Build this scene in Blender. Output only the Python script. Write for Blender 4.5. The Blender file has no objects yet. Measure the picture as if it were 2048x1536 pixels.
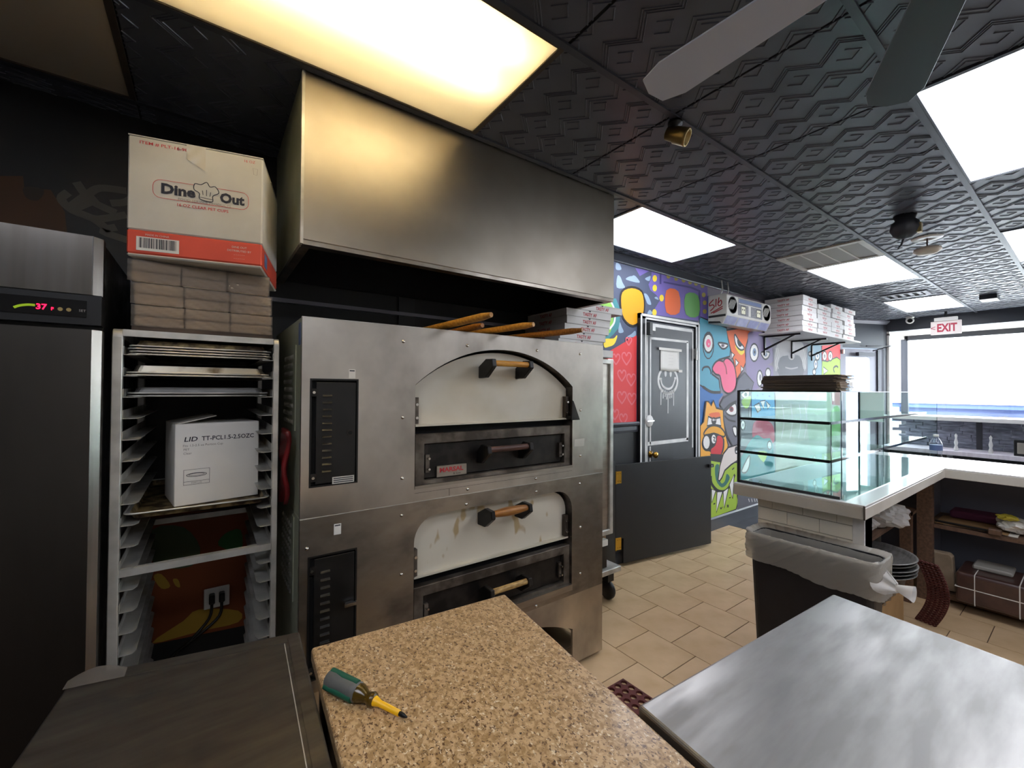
import bpy, bmesh, math, random
from mathutils import Vector, Matrix
random.seed(7)
S = bpy.context.scene
COL = S.collection
# ---------------------------------------------------------------- camera
EYE = 1.465
YAW, PITCH, ROLL, FPX = .6230, .0130, .0063, 847.18
cy, sy, cp, sp = math.cos(YAW), math.sin(YAW), math.cos(PITCH), math.sin(PITCH)
fw = Vector((sy * cp, cy * cp, sp)); rt = Vector((cy, -sy, 0)); up = rt.cross(fw)
r2 = rt * math.cos(ROLL) + up * math.sin(ROLL); u2 = -rt * math.sin(ROLL) + up * math.cos(ROLL)
cam = bpy.data.objects.new('camera', bpy.data.cameras.new('camera')); COL.objects.link(cam)
cm = Matrix.Identity(4)
for i in range(3):
    cm[i][0] = r2[i]; cm[i][1] = u2[i]; cm[i][2] = -fw[i]
cm[2][3] = EYE
cam.matrix_world = cm
cam.data.sensor_width = 36; cam.data.lens = FPX / 2048 * 36; cam.data.clip_start = .02; cam.data.clip_end = 200
S.camera = cam
# ---------------------------------------------------------------- world, sun, exposure
S.view_settings.view_transform = 'Standard'; S.view_settings.look = 'None'
S.view_settings.gamma = 1; S.view_settings.use_curve_mapping = False
S.view_settings.exposure = 0.55
WORLD_STRENGTH = 13.0
SUN_STRENGTH = 10.0
W = bpy.data.worlds.new('world'); S.world = W; W.use_nodes = True
bgn = W.node_tree.nodes['Background']; bgn.inputs[0].default_value = (.80, .90, 1, 1); bgn.inputs[1].default_value = WORLD_STRENGTH
sun = bpy.data.objects.new('sun', bpy.data.lights.new('sun', 'SUN')); COL.objects.link(sun)
sun.data.energy = SUN_STRENGTH; sun.data.angle = .01; sun.data.color = (1, .95, .87)
sun.rotation_euler = (math.radians(40), 0, math.radians(-100)); sun.location = (14, 0, 12)
S.cycles.transparent_max_bounces = 32
S.cycles.max_bounces = 10
PANEL_STRENGTH = 6.5
TUBE_STRENGTH = 30.0
# ---------------------------------------------------------------- materials
def lin(h):
    if not isinstance(h, str): return tuple(h)
    v = [int(h[i:i + 2], 16) / 255 for i in (0, 2, 4)]
    return tuple(c / 12.92 if c <= .04045 else ((c + .055) / 1.055) ** 2.4 for c in v)
MATS = {}
def mat(name, col, rough=.6, metal=0, col2=None, nscale=8, stretch=(1, 1, 1), ndetail=4, lo=.35, hi=.65, bump=0, bscale=60, bstretch=(1, 1, 1),
        rvar=0, spec=.5, coat=0, emit=0, alpha=None, coords='Object', trans=0, vor=False, sheen=0, aniso=0):
    m = bpy.data.materials.new(name); m.use_nodes = True
    nt = m.node_tree; b = nt.nodes['Principled BSDF']; I = b.inputs
    c = lin(col) + (1,)
    I['Base Color'].default_value = c; I['Roughness'].default_value = rough; I['Metallic'].default_value = metal
    I['Specular IOR Level'].default_value = spec
    if coat: I['Coat Weight'].default_value = coat; I['Coat Roughness'].default_value = .08
    if trans: I['Transmission Weight'].default_value = trans
    if aniso: I['Anisotropic'].default_value = aniso
    if emit: I['Emission Color'].default_value = c; I['Emission Strength'].default_value = emit
    if alpha is not None: I['Alpha'].default_value = alpha
    tc = None
    def coord(st):
        nonlocal tc
        if tc is None: tc = nt.nodes.new('ShaderNodeTexCoord')
        mp = nt.nodes.new('ShaderNodeMapping'); mp.inputs['Scale'].default_value = st
        nt.links.new(tc.outputs[coords], mp.inputs[0]); return mp.outputs[0]
    if col2 is not None or rvar:
        n = nt.nodes.new('ShaderNodeTexVoronoi' if vor else 'ShaderNodeTexNoise')
        n.inputs['Scale'].default_value = nscale
        if not vor: n.inputs['Detail'].default_value = ndetail
        nt.links.new(coord(stretch), n.inputs['Vector'])
        rmp = nt.nodes.new('ShaderNodeMapRange'); rmp.inputs[1].default_value = lo; rmp.inputs[2].default_value = hi
        nt.links.new(n.outputs[0], rmp.inputs[0])
        if col2 is not None:
            mx = nt.nodes.new('ShaderNodeMix'); mx.data_type = 'RGBA'
            mx.inputs[6].default_value = c; mx.inputs[7].default_value = lin(col2) + (1,)
            nt.links.new(rmp.outputs[0], mx.inputs[0]); nt.links.new(mx.outputs[2], I['Base Color'])
        if rvar:
            ma = nt.nodes.new('ShaderNodeMath'); ma.operation = 'MULTIPLY_ADD'; ma.inputs[1].default_value = rvar; ma.inputs[2].default_value = rough - rvar / 2
            nt.links.new(rmp.outputs[0], ma.inputs[0]); nt.links.new(ma.outputs[0], I['Roughness'])
    if bump:
        n2 = nt.nodes.new('ShaderNodeTexNoise'); n2.inputs['Scale'].default_value = bscale; n2.inputs['Detail'].default_value = 3
        nt.links.new(coord(bstretch), n2.inputs['Vector'])
        bp = nt.nodes.new('ShaderNodeBump'); bp.inputs['Strength'].default_value = bump; bp.inputs['Distance'].default_value = .01
        nt.links.new(n2.outputs[0], bp.inputs['Height']); nt.links.new(bp.outputs[0], I['Normal'])
    MATS[name] = m
    return m
def glass(name, tint=(.93, .98, .96), refl=.0, rough=0.0, fk=1.0):
    m = bpy.data.materials.new(name); m.use_nodes = True; nt = m.node_tree
    nt.nodes.remove(nt.nodes['Principled BSDF']); out = nt.nodes['Material Output']
    t = nt.nodes.new('ShaderNodeBsdfTransparent'); t.inputs[0].default_value = tint + (1,)
    g = nt.nodes.new('ShaderNodeBsdfGlossy'); g.inputs['Roughness'].default_value = rough
    ge = nt.nodes.new('ShaderNodeNewGeometry'); dp = nt.nodes.new('ShaderNodeVectorMath'); dp.operation = 'DOT_PRODUCT'
    nt.links.new(ge.outputs['Incoming'], dp.inputs[0]); nt.links.new(ge.outputs['Normal'], dp.inputs[1])
    def mth(op, x, y=None):
        q = nt.nodes.new('ShaderNodeMath'); q.operation = op; nt.links.new(x, q.inputs[0])
        if y is not None: q.inputs[1].default_value = y
        return q.outputs[0]
    ab = mth('ABSOLUTE', dp.outputs['Value']); q1 = nt.nodes.new('ShaderNodeMath'); q1.operation = 'SUBTRACT'; q1.inputs[0].default_value = 1; nt.links.new(ab, q1.inputs[1])
    pw = mth('POWER', q1.outputs[0], 5.0); f = nt.nodes.new('ShaderNodeMath'); f.operation = 'MULTIPLY_ADD'; f.inputs[1].default_value = .94 * fk; f.inputs[2].default_value = .025 * fk; nt.links.new(pw, f.inputs[0])
    a = nt.nodes.new('ShaderNodeMath'); a.operation = 'ADD'; a.inputs[1].default_value = refl; a.use_clamp = True
    x = nt.nodes.new('ShaderNodeMixShader')
    nt.links.new(f.outputs[0], a.inputs[0]); nt.links.new(a.outputs[0], x.inputs[0])
    nt.links.new(t.outputs[0], x.inputs[1]); nt.links.new(g.outputs[0], x.inputs[2]); nt.links.new(x.outputs[0], out.inputs[0])
    MATS[name] = m; return m
def emis(name, col, st):
    m = bpy.data.materials.new(name); m.use_nodes = True; nt = m.node_tree
    nt.nodes.remove(nt.nodes['Principled BSDF']); e = nt.nodes.new('ShaderNodeEmission')
    e.inputs[0].default_value = lin(col) + (1,); e.inputs[1].default_value = st
    nt.links.new(e.outputs[0], nt.nodes['Material Output'].inputs[0]); MATS[name] = m; return m
def sheet(name, col, k):
    """thin translucent plastic: part clear, part diffuse and translucent"""
    m = bpy.data.materials.new(name); m.use_nodes = True; nt = m.node_tree
    nt.nodes.remove(nt.nodes['Principled BSDF']); out = nt.nodes['Material Output']
    t = nt.nodes.new('ShaderNodeBsdfTransparent'); tr = nt.nodes.new('ShaderNodeBsdfTranslucent'); d = nt.nodes.new('ShaderNodeBsdfPrincipled')
    t.inputs[0].default_value = lin(col) + (1,)
    tr.inputs[0].default_value = lin(col) + (1,); d.inputs['Base Color'].default_value = lin(col) + (1,); d.inputs['Roughness'].default_value = .35
    m1 = nt.nodes.new('ShaderNodeMixShader'); m1.inputs[0].default_value = .5
    m2 = nt.nodes.new('ShaderNodeMixShader'); m2.inputs[0].default_value = k
    nt.links.new(tr.outputs[0], m1.inputs[1]); nt.links.new(d.outputs[0], m1.inputs[2])
    nt.links.new(m1.outputs[0], m2.inputs[1]); nt.links.new(t.outputs[0], m2.inputs[2]); nt.links.new(m2.outputs[0], out.inputs[0])
    MATS[name] = m; return m
mat('steel', 'b9b3aa', .36, 1, 'a29a90', 3, (1, 1, 6), rvar=.14, bump=.02, bscale=240, bstretch=(40, 1, 1), aniso=.3)
mat('steel_hood', 'aca599', .38, 1, '968e82', 2, (1, 1, 1), rvar=.08, bump=.015, bscale=200, bstretch=(1, 1, 40))
mat('steel_oven', 'c9c3ba', .38, 1, '968f86', 4, (1, 1, .8), lo=.4, hi=.75, rvar=.2, bump=.02, bscale=200, bstretch=(60, 1, 1))
mat('steel_dirty', 'a9a196', .42, 1, '766d63', 5, (1, 1, 1.6), lo=.38, hi=.7, rvar=.2, bump=.02, bscale=200, bstretch=(60, 1, 1))
mat('steel_table', 'a09d99', .42, 1, '8c8986', 5, (1, 5, 1), rvar=.16, bump=.02, bscale=160, bstretch=(12, 1, 1))
mat('steel_dark', '76716b', .46, 1, '56524d', 4, (1, 5, 1), rvar=.2, bump=.02, bscale=120, bstretch=(8, 1, 1))
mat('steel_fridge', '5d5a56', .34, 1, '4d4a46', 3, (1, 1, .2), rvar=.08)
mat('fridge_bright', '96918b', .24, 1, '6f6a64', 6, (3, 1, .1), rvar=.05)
mat('alu', 'd0cec8', .40, .55, 'a8a69f', 9, rvar=.15)
mat('alu_pan', 'a8a294', .45, 1, '5c503f', 14, lo=.5, hi=.72, rvar=.2)
mat('pan_crust', '8c7a55', .6, .5, '33261a', 22, lo=.42, hi=.6, rvar=.2)
mat('pan_gray', '8d8c8a', .45, .7, '74726f', 10, (1, 6, 1), rvar=.1)
mat('chrome', 'd0d0d0', .15, 1)
mat('rivet', 'cfcac2', .25, 1)
mat('brass', 'b58a3c', .28, 1, '8a6a2c', 20, rvar=.1)
mat('brass_dull', 'a08a5c', .4, 1)
mat('gold_hinge', 'd9b04a', .28, 1)
mat('black_metal', '121211', .4, .2, '1c1a18', 12, rvar=.15)
mat('black_iron', '1e1b19', .5, .5, '35302b', 14, lo=.45, hi=.7, rvar=.15)
mat('black_paint', '131517', .42, 0, '1a1c1e', 5, rvar=.1)
mat('black_gate', '17181a', .5, 0, '1b1c1e', 3, bump=.02, bscale=200)
mat('black_ceiling', '4c4f58', .34, 0, '525560', 6, rvar=.06)
mat('black_trim', '3a3d45', .38)
mat('black_wall', '0d0e10', .55)
mat('black_plastic', '101012', .35)
mat('can_black', '15151a', .5, 0, '1b1b20', 10, bump=.05, bscale=90)
mat('gap', '050505', .9)
mat('soot', '453e37', .55, .6, '8a8176', 9, lo=.45, hi=.75, rvar=.2)
mat('green_enamel', '9a9d8a', .45, 0, '8d907c', 5, rvar=.1)
mat('oven_white', 'd6d0c2', .38, 0, 'c9c1ae', 4, rvar=.15)
mat('oven_stain', 'd3ccbc', .4, 0, 'b39d76', 13, (1, 1, .5), ndetail=2, lo=.61, hi=.66, rvar=.15)
mat('tan_wood', 'c9963f', .45, 0, 'a86f25', 12, (1, 8, 8), bump=.05)
mat('handle_wood', 'a8702e', .4, 0, '7e4d1b', 14, (1, 9, 9))
mat('pale_wood', 'cba86a', .5, 0, '8a6a38', 16, (2, 9, 9))
mat('red_wood', '5b3a30', .5, 0, '402822', 12, (1, 8, 8))
mat('shelf_wood', '6a4f3c', .6, 0, '4f3a2c', 6, (1, 10, 10))
mat('plywood', 'a58a66', .65, 0, '8e7452', 6, (8, 1, 8))
mat('white_paper', 'e6e3dd', .75, 0, 'd6d2ca', 3, bump=.02, bscale=12)
mat('pizza_white', 'e4e2e0', .7, 0, 'd9d6d3', 5)
mat('box_side', 'c2bdb2', .75)
mat('card_gray', 'c9c6bd', .7, 0, 'b6b2a8', 4, bump=.03, bscale=14)
mat('box_red', 'cf4a32', .6, 0, 'c04028', 5)
mat('print_black', '1c1c28', .6)
mat('print_red', 'c03038', .6)
mat('print_shade_gray', '8a8580', .6)
mat('tray_paper', 'd3c8b8', .85, 0, 'b8ab9b', 8, (1, 1, 6), bump=.1, bscale=30)
mat('cardboard', '9a7a52', .8, 0, '84663f', 5)
mat('cardboard_dark', '4a3c32', .8, 0, '2e251f', 6, (1, 1, 12))
mat('kraft_dark', '5a4d43', .8, 0, '3c332c', 6, (1, 1, 30))
mat('kraft', '93806a', .85, 0, '7c6a55', 10)
mat('granite_x', 'd2b283', .32, 0, '86643f', 210, ndetail=5, lo=.52, hi=.64, coat=.12)

mat('floor_tile', 'cdb08c', .42, 0, 'b4966f', 5, lo=.3, hi=.75, coords='Object', rvar=.12)
mat('grout', '5a4636', .9)
mat('dark_floor', '3d4048', .45, 0, '33363d', 5)
mat('subway', 'e6e1d4', .22, 0, 'dcd7ca', 3)
mat('subway_grout', '8f8a80', .9)
mat('slab_white', 'e6e4e1', .14, 0, 'dedbd7', 2, spec=.6, coat=.6)
mat('apron', 'cdc7bd', .4, 0, 'bab3a8', 3)
mat('mat_red', '5b2622', .75, 0, '4a1d1a', 9)
mat('door_black', '141518', .45, 0, '1c1d21', 3, (4, 1, .5), bump=.03, bscale=40)
mat('white_paint', 'e3e2de', .55, 0, 'c9c8c6', 7)
mat('white_plastic', 'dedbd4', .4)
mat('beige_plastic', 'b8ab98', .5)
mat('detector', 'c8b8a6', .5)
mat('vent_gray', '8b857c', .5)
mat('frame_gray', '74727a', .45, .3)
mat('mullion', '34343a', .4, .3)
mat('light_frame', '4f463c', .5, .3)
mat('housing_white', 'e6dfcc', .6)
mat('slate_stone', '7c7e8c', .6, 0, '4e505c', 9, (1, 1, 5), bump=.3, bscale=20)
mat('seat_wood', 'e0d8e0', .35, 0, 'cfc6d0', 4, (1, 6, 1))
mat('pack_brown', '4b322c', .3, 0, '3a2622', 9, bump=.1, bscale=15, coat=.5)
mat('lemon', 'c4b53e', .5)
mat('plum', '5a2240', .7)
mat('cup_gray', '8d8880', .6)
mat('concrete', 'b9b6b0', .9); mat('asphalt', '6a6a6c', .95)
mat('stucco', 'dcd6cc', .9); mat('blue_facade', '9cc2ec', .6); mat('truck_white', 'f2f2f2', .4); mat('tyre', '1a1a1c', .8); mat('truck_blue', '33426e', .4)
mat('grip_gray', '5a5a58', .55, bump=.05, bscale=200); mat('grip_green', '17553f', .45); mat('amber_plastic', '5a4413', .2, trans=.3); mat('yellow_plastic', 'f4b90c', .4); mat('bit_black', '1e1e20', .35, .6)
mat('screen_black', '08080a', .2)
mat('ac_white', 'cfcbc4', .5, 0, 'bdb8b0', 6); mat('ac_dark', '23221f', .5); mat('ac_gray', '7d7c80', .5, 0, '5e5d62', 20, (1, 8, 8)); mat('ac_blue', '55668e', .5); mat('ac_lilac', 'a9abc6', .5, 0, '888ab0', 8); mat('ac_red', '9a2028', .5); mat('ac_cream', 'e0dcc0', .5)
mat('exit_white', 'e8dcd6', .5); mat('exit_red', 'b01e3c', .5)
mat('fan_blade', '3a3c44', .4); mat('fan_pale', 'c4cce0', .35); mat('dark_gray', '25262a', .55)
mat('bag_inner', '303034', .5)
mat('red_rubber', '7a1418', .5, 0, '3a0c0e', 8); mat('cable', '16130f', .5)
glass('pane', (.97, .985, .99)); glass('case_glass', (.92, .975, .962), .0, fk=.35); glass('glass_edge', (.22, .42, .40), .05); glass('clear_bottle', (.92, .96, 1.0), .05); glass('case_floor', (.80, .92, .91), .16, fk=.7)
sheet('liner', 'dcd8d0', .36); sheet('bag_white', 'e4e2e0', .10); sheet('wrap', 'cfc6bc', .75); sheet('lens', 'f5f0e2', .22)
emis('panel_light', 'f0f4ff', PANEL_STRENGTH); emis('tube_light', 'fff2da', TUBE_STRENGTH); emis('led_red', 'ff1030', 6); emis('led_green', '9fbf30', .5)
MC = dict(slate='474f66', purple='6f5fa8', dpurple='423c78', cloud='8fa4ba', yellow='e8cc3a', olive='a89a48', gold='e09c08', orange='e0652c', green2='5f9e50', teal='3f8288', lime='84b84e',
          white='e2dfdc', red='d93a3c', pink2='e06a74', mauve='8d838f', dblue='2f6bb0', cyan='4e9db4', pink='ec5f86', black='1b191c', gray='86828a', dred='8a2a3a', violet='85779c', steel='6a7f9e',
          lgray='b3aeae', dgray='5d5b62', steelblue='7fa0b0', lime2='9cba34', wolf='5e5c68', blue='4a9ac8', crimson='b23a58', reflect_cream='9fa596', reflect_green='8fa58c', brick='9a5a5a', amber='eda52c', red2='cc1f2c',
          dteal='2f6a5e', bone='d8ccc6', rust='45290e', brown='2a2018', orange3='7a3a12', green3='4a5a3c', green4='2f6a34', ochre='a8842a', dim='4c4a46')
for k, v in MC.items(): mat('paint_' + k, v, .62)
mat('dark_edge', '12262a', .1)
mat('fence_gray', '3b3d46', .7); mat('pale_teal', 'e6f5ee', .4)
mat('under_gray', '6a6c78', .6)
mat('clear_tape', 'cbc4b4', .18)
def granite():
    m = mat('granite', 'd0b083', .34, coat=.10); nt = m.node_tree; b = nt.nodes['Principled BSDF']
    tc = nt.nodes.new('ShaderNodeTexCoord'); prev = None
    for sc, lo, hi, c1, c2 in ((130, .42, .60, 'bfa078', '9a7a50'), (210, .585, .64, None, '604328'), (170, .63, .69, None, 'd8c8aa'), (260, .66, .71, None, '33241a')):
        n = nt.nodes.new('ShaderNodeTexNoise'); n.inputs['Scale'].default_value = sc; n.inputs['Detail'].default_value = 2; n.inputs['Distortion'].default_value = .6
        mp = nt.nodes.new('ShaderNodeMapping'); mp.inputs['Location'].default_value = (sc * .013, sc * .007, 0); mp.inputs['Scale'].default_value = (1, .75, 1)
        nt.links.new(tc.outputs['Object'], mp.inputs[0]); nt.links.new(mp.outputs[0], n.inputs['Vector'])
        r = nt.nodes.new('ShaderNodeMapRange'); r.inputs[1].default_value = lo; r.inputs[2].default_value = hi; nt.links.new(n.outputs[0], r.inputs[0])
        x = nt.nodes.new('ShaderNodeMix'); x.data_type = 'RGBA'; nt.links.new(r.outputs[0], x.inputs[0]); x.inputs[7].default_value = lin(c2) + (1,)
        if prev is None: x.inputs[6].default_value = lin(c1) + (1,)
        else: nt.links.new(prev, x.inputs[6])
        prev = x.outputs[2]
    nt.links.new(prev, b.inputs['Base Color'])
granite()
# ---------------------------------------------------------------- mesh helpers
ORG = {}
class MB:
    """collects shapes; build() links them as ONE mesh object"""
    def __init__(s, xf=None): s.v = []; s.f = []; s.m = []; s.mats = []; s.xf = xf; s.sm = []
    def _m(s, m):
        if m not in s.mats: s.mats.append(m)
        return s.mats.index(m)
    def add(s, vs, fs, m, smooth=False):
        o = len(s.v); k = s._m(m)
        for p in vs:
            p = Vector(p); s.v.append(s.xf @ p if s.xf is not None else p)
        for f in fs: s.f.append([i + o for i in f]); s.m.append(k); s.sm.append(smooth)
        return s
    def box(s, x0, x1, y0, y1, z0, z1, m):
        return s.add([(x0, y0, z0), (x1, y0, z0), (x1, y1, z0), (x0, y1, z0), (x0, y0, z1), (x1, y0, z1), (x1, y1, z1), (x0, y1, z1)],
                     [(0, 3, 2, 1), (4, 5, 6, 7), (0, 1, 5, 4), (1, 2, 6, 5), (2, 3, 7, 6), (3, 0, 4, 7)], m)
    def prism(s, pts, a, b, m, axis='y'):
        """2-D outline swept from a to b along an axis (y: pts are x,z; x: pts are y,z; z: pts are x,y)"""
        def P(p, t): return {'y': (p[0], t, p[1]), 'x': (t, p[0], p[1]), 'z': (p[0], p[1], t)}[axis]
        n = len(pts); vs = [P(p, a) for p in pts] + [P(p, b) for p in pts]
        fs = [list(range(n)), list(range(2 * n - 1, n - 1, -1))] + [(i, i + n, (i + 1) % n + n, (i + 1) % n) for i in range(n)]
        return s.add(vs, fs, m)
    def hole(s, outer, inner, a, b, m, axis='y'):
        """ring between two outlines of equal count, swept from a to b"""
        def P(p, t): return {'y': (p[0], t, p[1]), 'x': (t, p[0], p[1]), 'z': (p[0], p[1], t)}[axis]
        n = len(outer); vs = [P(p, a) for p in outer] + [P(p, a) for p in inner] + [P(p, b) for p in outer] + [P(p, b) for p in inner]; fs = []
        for i in range(n):
            j = (i + 1) % n
            fs += [(i, j, n + j, n + i), (2 * n + i, 3 * n + i, 3 * n + j, 2 * n + j), (n + i, n + j, 3 * n + j, 3 * n + i), (i, 2 * n + i, 2 * n + j, j)]
        return s.add(vs, fs, m)
    def cyl(s, p0, p1, r, m, n=12, r2=None, caps=True):
        p0 = Vector(p0); p1 = Vector(p1); d = (p1 - p0).normalized(); r2 = r if r2 is None else r2
        a = d.orthogonal().normalized(); b = d.cross(a); vs = []
        for p, q in ((p0, r), (p1, r2)):
            for i in range(n):
                t = 2 * math.pi * i / n; vs.append(p + (a * math.cos(t) + b * math.sin(t)) * q)
        s.add(vs, [(i, (i + 1) % n, n + (i + 1) % n, n + i) for i in range(n)], m, True)
        if caps: s.add(vs, [list(range(n - 1, -1, -1)), list(range(n, 2 * n))], m)
        return s
    def lathe(s, prof, c, m, n=24, d=(0, 0, 1)):
        """profile of (radius, height) turned about an axis through c"""
        c = Vector(c); d = Vector(d).normalized(); a = d.orthogonal().normalized(); b = d.cross(a); vs = []
        for r, h in prof:
            for i in range(n):
                t = 2 * math.pi * i / n; vs.append(c + d * h + (a * math.cos(t) + b * math.sin(t)) * r)
        fs = []
        for k in range(len(prof) - 1):
            for i in range(n): fs.append((k * n + i, k * n + (i + 1) % n, (k + 1) * n + (i + 1) % n, (k + 1) * n + i))
        s.add(vs, fs, m, True)
        for k in (0, len(prof) - 1):
            if prof[k][0] > 1e-5: s.add([vs[k * n + i] for i in range(n)], [list(range(n))], m)
        return s
    def tube(s, pts, r, m, n=8, rr=None):
        pts = [Vector(p) for p in pts]; vs = []; N = len(pts); pa = None
        for i, p in enumerate(pts):
            d = (pts[min(i + 1, N - 1)] - pts[max(i - 1, 0)]).normalized()
            a = d.orthogonal().normalized() if pa is None else (pa - d * pa.dot(d)).normalized()
            pa = a; b = d.cross(a); q = rr[i] if rr else r
            for k in range(n):
                t = 2 * math.pi * k / n; vs.append(p + (a * math.cos(t) + b * math.sin(t)) * q)
        fs = [(i * n + k, i * n + (k + 1) % n, (i + 1) * n + (k + 1) % n, (i + 1) * n + k) for i in range(N - 1) for k in range(n)]
        s.add(vs, fs, m, True); s.add(vs, [list(range(n - 1, -1, -1)), list(range((N - 1) * n, N * n))], m); return s
    def grid(s, fn, nu, nv, m, smooth=True, closed=False):
        vs = [fn(i / nu, j / nv) for j in range(nv + 1) for i in range(nu + 1)]
        fs = [(j * (nu + 1) + i, j * (nu + 1) + i + 1, (j + 1) * (nu + 1) + i + 1, (j + 1) * (nu + 1) + i) for j in range(nv) for i in range(nu)]
        return s.add(vs, fs, m, smooth)
    def mesh(s, name, org):
        me = bpy.data.meshes.new(name); me.from_pydata([tuple(v - org) for v in s.v], [], s.f)
        for m in s.mats: me.materials.append(MATS[m])
        me.polygons.foreach_set('material_index', s.m); me.polygons.foreach_set('use_smooth', s.sm); me.update(); return me
    def build(s, name, parent=None, bevel=0, seg=1, label=None, kind=None, solid=0, autonorm=True):
        if parent is not None: org = ORG[parent.name]
        else:
            xs = [v.x for v in s.v]; ys = [v.y for v in s.v]; zs = [v.z for v in s.v]
            org = Vector(((min(xs) + max(xs)) / 2, (min(ys) + max(ys)) / 2, min(zs)))
        me = s.mesh(name, org)
        if autonorm:
            bm = bmesh.new(); bm.from_mesh(me); bmesh.ops.remove_doubles(bm, verts=bm.verts, dist=1e-6) if not bevel and len(s.v) < 0 else None
            bmesh.ops.recalc_face_normals(bm, faces=bm.faces); bm.to_mesh(me); bm.free()
        o = bpy.data.objects.new(name, me); COL.objects.link(o)
        if parent is not None: o.parent = parent
        else: o.location = org
        ORG[o.name] = org
        if solid: q = o.modifiers.new('solid', 'SOLIDIFY'); q.thickness = solid
        if bevel: q = o.modifiers.new('bevel', 'BEVEL'); q.width = bevel; q.segments = seg; q.limit_method = 'ANGLE'; q.angle_limit = .6
        if label: o['label'] = label
        if kind: o['kind'] = kind
        return o
def tag(o, label, cat, group=None, kind=None):
    o['label'] = label; o['category'] = cat
    if group: o['group'] = group
    if kind: o['kind'] = kind
    return o
def thing(name, loc, label, cat, group=None):
    o = bpy.data.objects.new(name, None); COL.objects.link(o); o.location = loc; o.empty_display_size = .05
    ORG[o.name] = Vector(loc); return tag(o, label, cat, group)
def struct(name, mb, **k):
    o = mb.build(name, **k); o['kind'] = 'structure'; return o
def inst(me, name, parent, loc, rot=(0, 0, 0)):
    """another object on the same mesh data; loc in world space"""
    o = bpy.data.objects.new(name, me); COL.objects.link(o)
    if parent is not None: o.parent = parent; o.location = Vector(loc) - ORG[parent.name]
    else: o.location = loc
    o.rotation_euler = rot; ORG[o.name] = Vector(loc); return o
TXT = {}
def text_mesh(s, m, bold=0.0, shear=0.0):
    k = (s, m, bold, shear)
    if k not in TXT:
        cu = bpy.data.curves.new('lettering', 'FONT'); cu.body = s; cu.size = 1; cu.align_x = 'CENTER'; cu.align_y = 'CENTER'; cu.offset = bold; cu.shear = shear; cu.resolution_u = 2
        ob = bpy.data.objects.new('lettering_tmp', cu); COL.objects.link(ob)
        dg = bpy.context.evaluated_depsgraph_get(); me = bpy.data.meshes.new_from_object(ob.evaluated_get(dg))
        bpy.data.objects.remove(ob); bpy.data.curves.remove(cu); me.materials.clear(); me.materials.append(MATS[m])
        xs = [v.co.x for v in me.vertices]; TXT[k] = (me, max(xs) - min(xs))
    return TXT[k]
def write(s, c, right, upv, size, m, parent, width=None, bold=0.0, shear=0.0, name='lettering'):
    """flat lettering centred at c on a surface spanned by right and up"""
    me, w = text_mesh(s, m, bold, shear)
    right = Vector(right).normalized(); upv = Vector(upv).normalized(); n = right.cross(upv)
    o = bpy.data.objects.new(name, me); COL.objects.link(o)
    sx = (width / w) if width else size
    mw = Matrix.Identity(4)
    for i in range(3): mw[i][0] = right[i] * sx; mw[i][1] = upv[i] * size; mw[i][2] = n[i]; mw[i][3] = c[i]
    o.parent = parent; o.matrix_parent_inverse = Matrix.Identity(4)
    pm = Matrix.Translation(ORG[parent.name]); o.matrix_basis = pm.inverted() @ mw
    ORG[o.name] = ORG[parent.name]; return o
def rotz(loc, a): return Matrix.Translation(loc) @ Matrix.Rotation(a, 4, 'Z')
def rrect(x0, x1, y0, y1, r, n=4):
    pts = []
    for cx, cy_, a0 in ((x1 - r, y0 + r, -90), (x1 - r, y1 - r, 0), (x0 + r, y1 - r, 90), (x0 + r, y0 + r, 180)):
        for i in range(n + 1):
            t = math.radians(a0 + 90 * i / n); pts.append((cx + r * math.cos(t), cy_ + r * math.sin(t)))
    return pts
def smooth_closed(p, k=3):
    n = len(p); o = []
    for i in range(n):
        a, b, c, d = p[i - 1], p[i], p[(i + 1) % n], p[(i + 2) % n]
        for j in range(k):
            t = j / k
            o.append(tuple(.5 * (2 * b[q] + (c[q] - a[q]) * t + (2 * a[q] - 5 * b[q] + 4 * c[q] - d[q]) * t * t + (3 * b[q] - a[q] - 3 * c[q] + d[q]) * t ** 3) for q in (0, 1)))
    return o
def smooth_open(p, k=4):
    o = []; n = len(p)
    for i in range(n - 1):
        a, b, c, d = p[max(i - 1, 0)], p[i], p[i + 1], p[min(i + 2, n - 1)]
        for j in range(k):
            t = j / k
            o.append(tuple(.5 * (2 * b[q] + (c[q] - a[q]) * t + (2 * a[q] - 5 * b[q] + 4 * c[q] - d[q]) * t * t + (3 * b[q] - a[q] - 3 * c[q] + d[q]) * t ** 3) for q in range(len(b))))
    return o + [tuple(p[-1])]
def ribbon(mb, pts, w, y, m, closed=False):
    """painted stroke on a wall facing -y, points are x,z"""
    n = len(pts)
    L, R_ = [], []
    for i in range(n):
        a = pts[i - 1] if (closed or i) else pts[0]; b = pts[(i + 1) % n] if (closed or i < n - 1) else pts[-1]
        d = Vector((b[0] - a[0], b[1] - a[1])); d = d.normalized() if d.length > 1e-6 else Vector((1, 0)); q = Vector((-d.y, d.x)) * w / 2
        L.append((pts[i][0] + q.x, y, pts[i][1] + q.y)); R_.append((pts[i][0] - q.x, y, pts[i][1] - q.y))
    mb.add(L + R_, [(i, (i + 1) % n, n + (i + 1) % n, n + i) for i in range(n if closed else n - 1)], m)
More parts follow.
